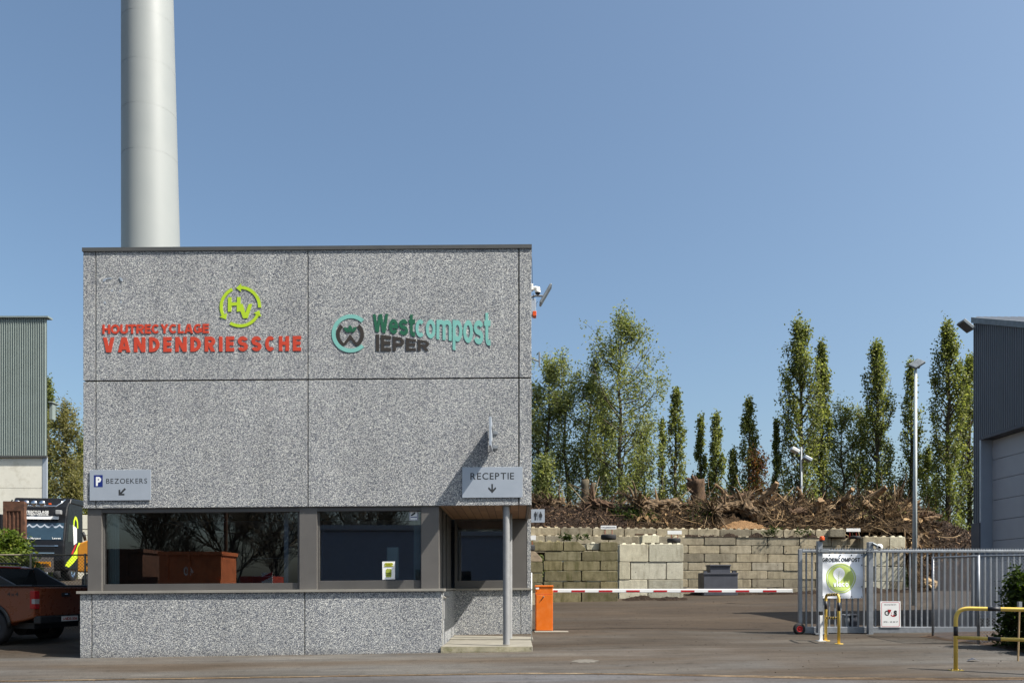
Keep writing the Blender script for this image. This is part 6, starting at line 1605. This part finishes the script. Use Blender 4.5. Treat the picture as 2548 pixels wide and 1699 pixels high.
def cab_truck():
    Yk = 38.0; loc = Vector((-22.7, Yk, g(-22.5, Yk))); gz = loc.z
    t = thing('truck', 'black truck with lime stripe and chrome roof lights behind the fence', 'truck', loc, rz=R(9))
    X = lambda px: (px-93.5)/51.6
    Z = lambda py: PZ(py, Yk)-gz
    prof = [(0.02, .55), (-.08, 1.0), (-.04, 1.7), (.0, Z(1345)), (.22, Z(1298)), (.28, Z(1280)), (.42, Z(1258)), (.75, Z(1240)), (2.3, Z(1234)), (2.35, .9), (2.0, .55)]
    mk(side_prism(MB(), prof, -1.25, 1.25), 'cab', CABLK, t, local=True, bevel=.07)
    mb = MB(); side_prism(mb, [(.62, Z(1248)), (.8, Z(1234)), (2.5, Z(1231)), (2.55, Z(1248))], -1.28, 1.28); mk(mb, 'roof_spoiler', CABLK, t, local=True, bevel=.05)
    def fy(z):   # front surface
        pts = sorted([(zz, yy) for yy, zz in prof[:8]])
        for (a, b), (c, d) in zip(pts[:-1], pts[1:]):
            if a <= z <= c: return b+(d-b)*(z-a)/(c-a)
        return 0
    def panel(name, x0, x1, z0, z1, mat, off=.02, th=.02, parent=None):
        a, b = fy(z0), fy(z1); mb = MB(); vs = [(x0, a-off, z0), (x1, a-off, z0), (x1, b-off, z1), (x0, b-off, z1), (x0, a-off+th, z0), (x1, a-off+th, z0), (x1, b-off+th, z1), (x0, b-off+th, z1)]
        mb.add(vs, [(0, 1, 2, 3), (4, 5, 6, 7), (0, 1, 5, 4), (1, 2, 6, 5), (2, 3, 7, 6), (3, 0, 4, 7)]); return mk(mb, name, mat, parent or t, local=True)
    ws = panel('windscreen', X(36), X(153), Z(1342), Z(1299), paint('truck_screen', srgb(40, 58, 70), .12, var=.15, spec=.8))
    mb = MB(); n = 70; vs = []
    for i in range(n+1):
        x = X(40)+(X(152)-X(40))*i/n; zt_ = Z(1301.5)-abs(math.sin(i/n*math.pi*6.5))*.12; y = fy(zt_)-.025; vs += [(x, y, zt_), (x, fy(zt_-.08)-.025, zt_-.08)]
    mb.add(vs, [(2*i, 2*i+2, 2*i+3, 2*i+1) for i in range(n)]); mk(mb, 'windscreen_trim', SIGNP, ws, local=True)
    text_local('Leven', X(130), X(149), Z(1340), Z(1335.5), fy(Z(1340))-.035, .004, .03, WHITE, t); text_local('Leon - Margaux', X(62), X(104), Z(1340.5), Z(1336), fy(Z(1340))-.035, .004, .02, WHITE, t)
    panel('sun_visor', X(34), X(142), Z(1290.5), Z(1283), WHITE, .16, .03)
    text_local('HOUTRECYCLAGE', X(47), X(116), Z(1275), Z(1268.5), fy(Z(1275))-.05, .01, .05, WHITE, t)
    text_local('VANDENDRIESSCHE', X(47), X(116), Z(1280.5), Z(1276.5), fy(Z(1280))-.045, .01, .05, WHITE, t)
    br = mk(MB().tube([(X(28), fy(Z(1250))-.05, Z(1242)), (X(34), -.0, Z(1256)), (X(60), -.05, Z(1258.5)), (X(140), -.05, Z(1258.5)), (X(147), .05, Z(1252)), (X(156), .2, Z(1240))], .035, 8), 'lamp_bar', CHROME, t, local=True, smooth=True)
    for px in (52, 72, 90, 108):
        mk(MB().lathe([(0, .06), (.1, .05), (.14, 0), (.13, -.05), (0, -.06)], (X(px), -.05, Z(1252)), (0, 1, 0), 16), 'roof_lamp', CHROME, br, local=True, smooth=True)
    mk(MB().box(X(122), X(128), -.05, .0, Z(1255), Z(1251)), 'marker_lamp', AMBER, t, local=True, bevel=.01)
    mk(MB().box(X(138), X(151), -.1, .1, Z(1279), Z(1268)), 'side_mirror', STEELC, t, local=True, bevel=.03)
    mk(MB().box(X(8), X(20), -.12, .1, Z(1320), Z(1280)), 'side_mirror', CABLK, t, local=True, bevel=.05)
    panel('chrome_strip', X(64), X(144), Z(1358), Z(1356), CHROME, .03)
    panel('chrome_strip', X(82), X(136), Z(1376), Z(1374), CHROME, .03)
    for k in range(5): panel('grille_slat', X(50), X(136), Z(1372)+k*.07, Z(1372)+k*.07+.03, BLACK, .03)
    panel('bumper', X(40), X(135), .45, Z(1386), CHROME, .06, .05)
    panel('route_sign', X(74), X(128), Z(1410), Z(1397), paint('sign_orange', srgb(226, 150, 30), .5), .08)
    text_local('EXCEPTIONNEL', X(46), X(127), Z(1408.5), Z(1399), fy(Z(1405))-.095, .006, .03, BLACK, t)
    # side stripe, on the +x flank
    def flank(name, pts, mat, e=.006):
        mb = MB(); n = len(pts); mb.add([(1.25+e, y, z) for y, z in pts]+[(1.25, y, z) for y, z in pts], [tuple(range(n))]+[(i, i+n, (i+1) % n+n, (i+1) % n) for i in range(n)]); return mk(mb, name, mat, t, local=True)
    flank('lime_stripe', [(.05, Z(1407)), (.25, Z(1398)), (.8, Z(1384)), (1.35, Z(1366)), (1.75, Z(1344)), (2.2, Z(1344)), (2.1, Z(1360)), (1.7, Z(1380)), (1.1, Z(1397)), (.5, Z(1410))], LIMES)
    flank('red_writing', [(.75, Z(1378)), (1.3, Z(1350)), (1.45, Z(1350)), (.95, Z(1378))], RED, .008)
    flank('white_stripe', [(1.0, Z(1300)), (1.5, Z(1308)), (1.5, Z(1345)), (1.1, Z(1352))], WHITEP)
    flank('side_window', [(.35, Z(1345)), (.95, Z(1345)), (.95, Z(1303)), (.5, Z(1300))], CARG)
    a = [(1.3, Z(1277)), (1.08, Z(1290)), (1.05, Z(1305)), (1.16, Z(1305)), (1.2, Z(1291)), (1.32, Z(1284)), (1.5, Z(1292)), (1.55, Z(1308)), (1.66, Z(1306)), (1.62, Z(1290)), (1.5, Z(1280))]
    flank('lime_emblem', a, LIMES, .009)
    mk(MB().box(-.45, .45, 2.2, 7.5, .7, 1.0), 'chassis', BLACK, t, local=True)
    for s in (-1, 1):
        for y in (1.1, 5.6): 
            w_ = mk(MB().lathe([(.3, -.15), (.48, -.16), (.52, -.1), (.52, .1), (.48, .16), (.3, .15)], (s*1.08, y, .52), (1, 0, 0), 24), 'wheel', RUBBER, t, local=True, smooth=True)
            mk(MB().lathe([(0, .05), (.2, .06), (.3, .13)], (s*1.08, y, .52), (s, 0, 0), 20), 'rim', CHROME, w_, local=True, smooth=True)
cab_truck()
# rusty roll-off container standing on its end
Yk = 33.0; z0 = g(PX(36, Yk), Yk); cx_ = PX(36, Yk)
t = thing('rusty_container', 'tall rusty brown steel container wall in front of the black truck', 'container', (cx_, Yk, z0))
x0, x1 = PX(10.5, Yk), PX(62, Yk); zt = PZ(1248, Yk)
box('wall', RUST, t, x0, x1, Yk, Yk+.12, z0, zt)
mb = MB(); mb.box(x0-.02, x1+.0, Yk-.05, Yk-.002, zt-.38, zt+.02); mb.box(x0-.02, x0+.12, Yk-.05, Yk-.002, z0, zt-.38); mb.box(x1-.14, x1, Yk-.05, Yk-.002, z0, zt-.38)
mk(mb, 'frame', RUST, t)
box('red_edge', RUST, t, x1+.002, x1+.02, Yk-.05, Yk+.1, z0, zt-.7)
for k in range(3): box('rib', RUST, t, x0+.2+k*.17, x0+.25+k*.17, Yk-.035, Yk-.002, z0, zt-.4)
# yellow excavator half hidden behind the building
Yk = 31.0; z0 = g(-18, Yk); xa = PX(191, Yk)
t = thing('excavator', 'yellow excavator tail with exhaust pipe half hidden behind reception building', 'excavator', (xa+1.4, Yk+1, z0))
pp = [(xa, z0+.9), (xa, PZ(1362, Yk)), (xa+.12, PZ(1350, Yk)), (xa+.4, PZ(1343, Yk)), (xa+2.9, PZ(1341, Yk)), (xa+2.9, z0+.9)]
mk(MB().prism(pp, Yk, Yk+2.6), 'engine_cover', MACHY, t, bevel=.06)
box('vent', BLACK, t, xa+.35, xa+.8, Yk-.012, Yk, PZ(1405, Yk), PZ(1401, Yk))
mk(MB().tube([P(212, 1344, Yk+.6), P(209, 1330, Yk+.6), P(206, 1324, Yk+.6)], .06, 10), 'exhaust_pipe', BLACK, t, smooth=True)
box('cab', CARG, t, xa+1.4, xa+2.7, Yk+.3, Yk+1.8, PZ(1341, Yk), PZ(1341, Yk)+1.0)
for s in (0, 2.0): box('track', RUBBER, t, xa+.1, xa+2.8, Yk+s, Yk+s+.55, z0, z0+.85, bevel=.2)
# cream blocks behind
Yk = 50.0
for i, (a, b, c, d, lab) in enumerate(((192.5, 216, 1316, 1280, 'cream concrete block, upper one right behind the black truck'), (194, 216, 1331, 1317, 'cream concrete block, lower one right behind the black truck'))):
    block(a, 270, Yk, PZ(c, Yk), PZ(d, Yk), CREAM, lab, 'cream blocks behind the truck', studs=0)
box_ = MB().box(PX(194, Yk), PX(270, Yk), Yk, Yk+.8, g(-25, Yk)-.1, PZ(1331, Yk)-.01); o = mk(box_, 'cream_wall', CREAM, loc=(PX(230, Yk), Yk, 1.5)); o.name = 'cream_wall'; props(o, 'pale concrete wall carrying the cream blocks', 'wall')

# ================================================================== ACROSS THE ROAD (seen only as reflections in the windows)
def bare_tree(x, y, h, lab, seed, dens=1):
    random.seed(seed); z0 = g(x, y); t = thing('bare_tree', lab, 'tree', (x, y, z0), 'bare trees across the road'); mb = MB()
    def grow(p, d, L, r, depth):
        n = 3; pts = [p]; dd = d
        for i in range(n):
            dd = (dd+Vector((random.gauss(0, 1), random.gauss(0, 1), random.gauss(.1, .6)))*.13).normalized(); pts.append(pts[-1]+dd*L/n)
        mb.tube(pts, [r*(1-.4*i/n) for i in range(n+1)], 5 if depth > 3 else 3, cap=False)
        if depth == 0: return
        for k in range(random.choice((4, 5)) if depth > 1 else 6):
            q = pts[random.randint(1, n)]; nd = (dd+Vector((random.gauss(0, 1), random.gauss(0, 1), random.gauss(.25, .6)))*.5).normalized()
            grow(q, nd, L*random.uniform(.6, .82), r*.62, depth-1)
    grow(Vector((x, y, z0-.1)), Vector((0, 0, 1)), h*.25, .15, 5)
    mk(mb, 'trunk', BARK, t)
for i, (x, y, h) in enumerate(((-37, -32, 20), (-33.5, -35, 21), (-30, -31, 19), (-27, -36, 21), (-24, -32, 20), (-21, -34, 19), (-42, -33, 21), (-17, -43, 22), (-13, -44, 23), (-8, -43, 21), (-2, -42, 20))):
    bare_tree(x, y, h, 'leafless tree across the road, %s from the left' % ORD[[1, 2, 3, 4, 5, 6, 0, 7, 8, 9, 10][i]], 40+i)
random.seed(99)
def skip(x0, x1, y, z, lab, mat, num=None):
    t = thing('skip_container', lab, 'container', ((x0+x1)/2, y, g(x0, y)))
    L = x1-x0
    mk(MB().prism([(x0, z), (x1, z), (x1+.0, z+1.9), (x0, z+1.9)], y-1.2, y+1.2), 'body', mat, t, bevel=.03)
    box('top_rim', mat, t, x0-.05, x1+.08, y-1.28, y+1.28, z+1.9, z+2.1)
    for k in range(int(L/1.2)): box('rib', mat, t, x0+.4+k*1.2, x0+.52+k*1.2, y+1.2, y+1.29, z+.1, z+1.9)
    box('lower_rail', mat, t, x0, x1, y+1.2, y+1.32, z+.35, z+.55)
    box('chassis', REDRUST, t, x0+.3, x1-.3, y-.9, y+.9, g(x0, y)+.6, z)
    for a in (x0+1, x1-1.1):
        for s in (-1, 1): mk(MB().lathe([(.2, -.14), (.5, -.15), (.5, .15), (.2, .14)], (a, y+s*1.0, g(x0, y)+.5), (0, 1, 0), 20), 'wheel', RUBBER, t, smooth=True)
    if num:
        lay, W = text_layout(num, .02, .08); mb = MB()
        for vs, fs in lay: solid(mb, vs, fs, lambda u, v: (x0+1.9-.55*u/W, z+.8+v*.65), y+1.21, y+1.2)
        mk(mb, 'number', WHITE, t)
skip(-19.6, -16.2, -8.6, 1.45, 'orange skip container on a trailer, numbered 40, across the road', ORANGEC, '40')
skip(-25.5, -20.6, -8.8, 1.6, 'rusty brown skip container on a trailer across the road', RUST)
t = thing('trailer_tail', 'red trailer end with striped warning board across the road', 'trailer', (-14.2, -8.5, g(-14, -8.5)))
box('tail', REDRUST, t, -15.2, -13.4, -9.6, -7.5, g(-14, -8)+.5, 2.2); 
mb = MB(); box('warning_board', WHITE, t, -14.0, -13.4, -7.5, -7.46, .6, 2.4)
for k in range(3): mk(MB().prism([(-14.0, .7+k*.6), (-13.4, 1.0+k*.6), (-13.4, 1.25+k*.6), (-14.0, .95+k*.6)], -7.46, -7.45), 'red_stripe', RED, t)
for s in (-9.2, -7.9): mk(MB().lathe([(.2, -.14), (.5, -.15), (.5, .15), (.2, .14)], (-14.6, s, g(-14, -8)+.5), (0, 1, 0), 20), 'wheel', RUBBER, t, smooth=True)
t = thing('utility_pole', 'tall dark utility pole across the road', 'pole', (-17.6, -12, g(-17, -12)))
mk(MB().cyl((-17.6, -12, -.6), (-17.6, -12, 11), .12, .09, n=12), 'shaft', BARKD, t); box('crossarm', BARKD, t, -18.4, -16.8, -12.06, -11.94, 10.3, 10.42)
t = thing('industrial_hall', 'long low grey hall with pale roof edge across the road', 'building', (-7, -28, g(-7, -28)))
box('wall', HALLM, t, -15.5, 14, -40, -27, -.7, 6.1); box('roof_edge', SIGNP, t, -15.7, 14.2, -40.2, -26.8, 6.1, 6.5); box('door', CARG, t, -8, -4, -27, -26.95, -.6, 3)

# ================================================================== LITTER ON THE GROUND
def bits(name, lab, cat, mat, spots, smin, smax):
    mb = MB()
    for x, y in spots:
        s = random.uniform(smin, smax); z = g(x, y)+.006; a = random.uniform(0, 3.14); M = Matrix.Translation((x, y, z)) @ Matrix.Rotation(a, 4, 'Z')
        mb.taper((-s, s, -s*.6, s*.6), (-s*.5, s*.6, -s*.3, s*.35), 0, s*.7); k = len(mb.v)-8
        for i in range(k, k+8): mb.v[i] = tuple(M @ Vector(mb.v[i]))
    o = mk(mb, name, mat, loc=(5, 20, .2)); props(o, lab, cat, None, 'stuff')
bits('bark_crumbs', 'dark crumbs of bark scattered on the yard and pavement', 'debris', COMPOST, [(random.uniform(1, 13), random.uniform(14.6, 22)) for i in range(150)]+[(random.uniform(1, 14), random.uniform(22, 38)) for i in range(520)]+[(random.gauss(10.5, 1.2), random.uniform(15, 20)) for i in range(120)], .004, .014)
bits('pebbles', 'small stones along the gutter and pavement edge', 'gravel', GRAV, [(random.uniform(-12, 12), 0) for i in range(0)]+[(x, edge_y(x)+random.gauss(0, .12)) for x in [random.uniform(-12, 10) for i in range(260)]]+[(random.uniform(-9.5, 0), random.gauss(18.0, .04)) for i in range(120)], .004, .012)
t_ = MB(); c = P(2427, 1640, 15.5)
q = Vector((PX(2422, 15.6), 15.6, g(8.9, 15.6)+.01))
t_.add([q+Vector((-.14, 0, 0)), q+Vector((0, -.04, .05)), q+Vector((.16, .02, .0)), q+Vector((.05, .09, .06)), q+Vector((-.05, .08, .0)), q+Vector((-.02, .02, .07))], [(0, 1, 5), (1, 2, 3), (1, 3, 5), (3, 4, 5), (0, 5, 4)])
props(mk(t_, 'crumpled_scrap', DGREYM, loc=q), 'crumpled grey scrap lying on the pavement behind the guard rail', 'litter')
mb = MB(); Yq = 15.9; cxq, n_ = PX(1458, 16.3), 22
mb.add([(cxq+(.26+.07*math.sin(k*2.3))*math.cos(k/n_*6.283), 16.45+(.42+.12*math.sin(k*3.1))*math.sin(k/n_*6.283)*.6, 0) for k in range(n_)], [tuple(range(n_))])
mb.v = [(x, y, g(x, y)+.010) for x, y, z in mb.v]
mk(mb, 'pavement_patch', paint('pale_patch', srgb(96, 92, 85), .9, var=.3, scale=9, dirt=srgb(74, 68, 60), dirt_amt=.9), loc=(cxq, 16.4, .1))['kind'] = 'structure'
# dark peat row at the wall foot
mb = MB()
def foot(u, v):
    px = 1545+760*u; y = 39.9-1.9*v-(1.2*(1 if px < 1700 else 0)*0) ; 
    if px < 1712: y -= 3.15
    x = PX(px, y); h = max(0, .10+.22*noise.noise(Vector((px*.02, v*1.5, 3)))+.08*noise.noise(Vector((px*.11, v*5, 3))))*math.sin(math.pi*min(1, (1-v)))**.6*min(1, abs(math.sin(u*math.pi))*6)*min(1, abs(px-1712)/14)
    return (x, y, g(x, y)+h-.01)
mb.sheet(foot, 400, 16); o = mk(mb, 'spilled_compost', COMPOST, loc=(10, 39, 1.2)); props(o, 'dark spilled compost lying along the foot of the walls', 'compost', None, 'stuff')
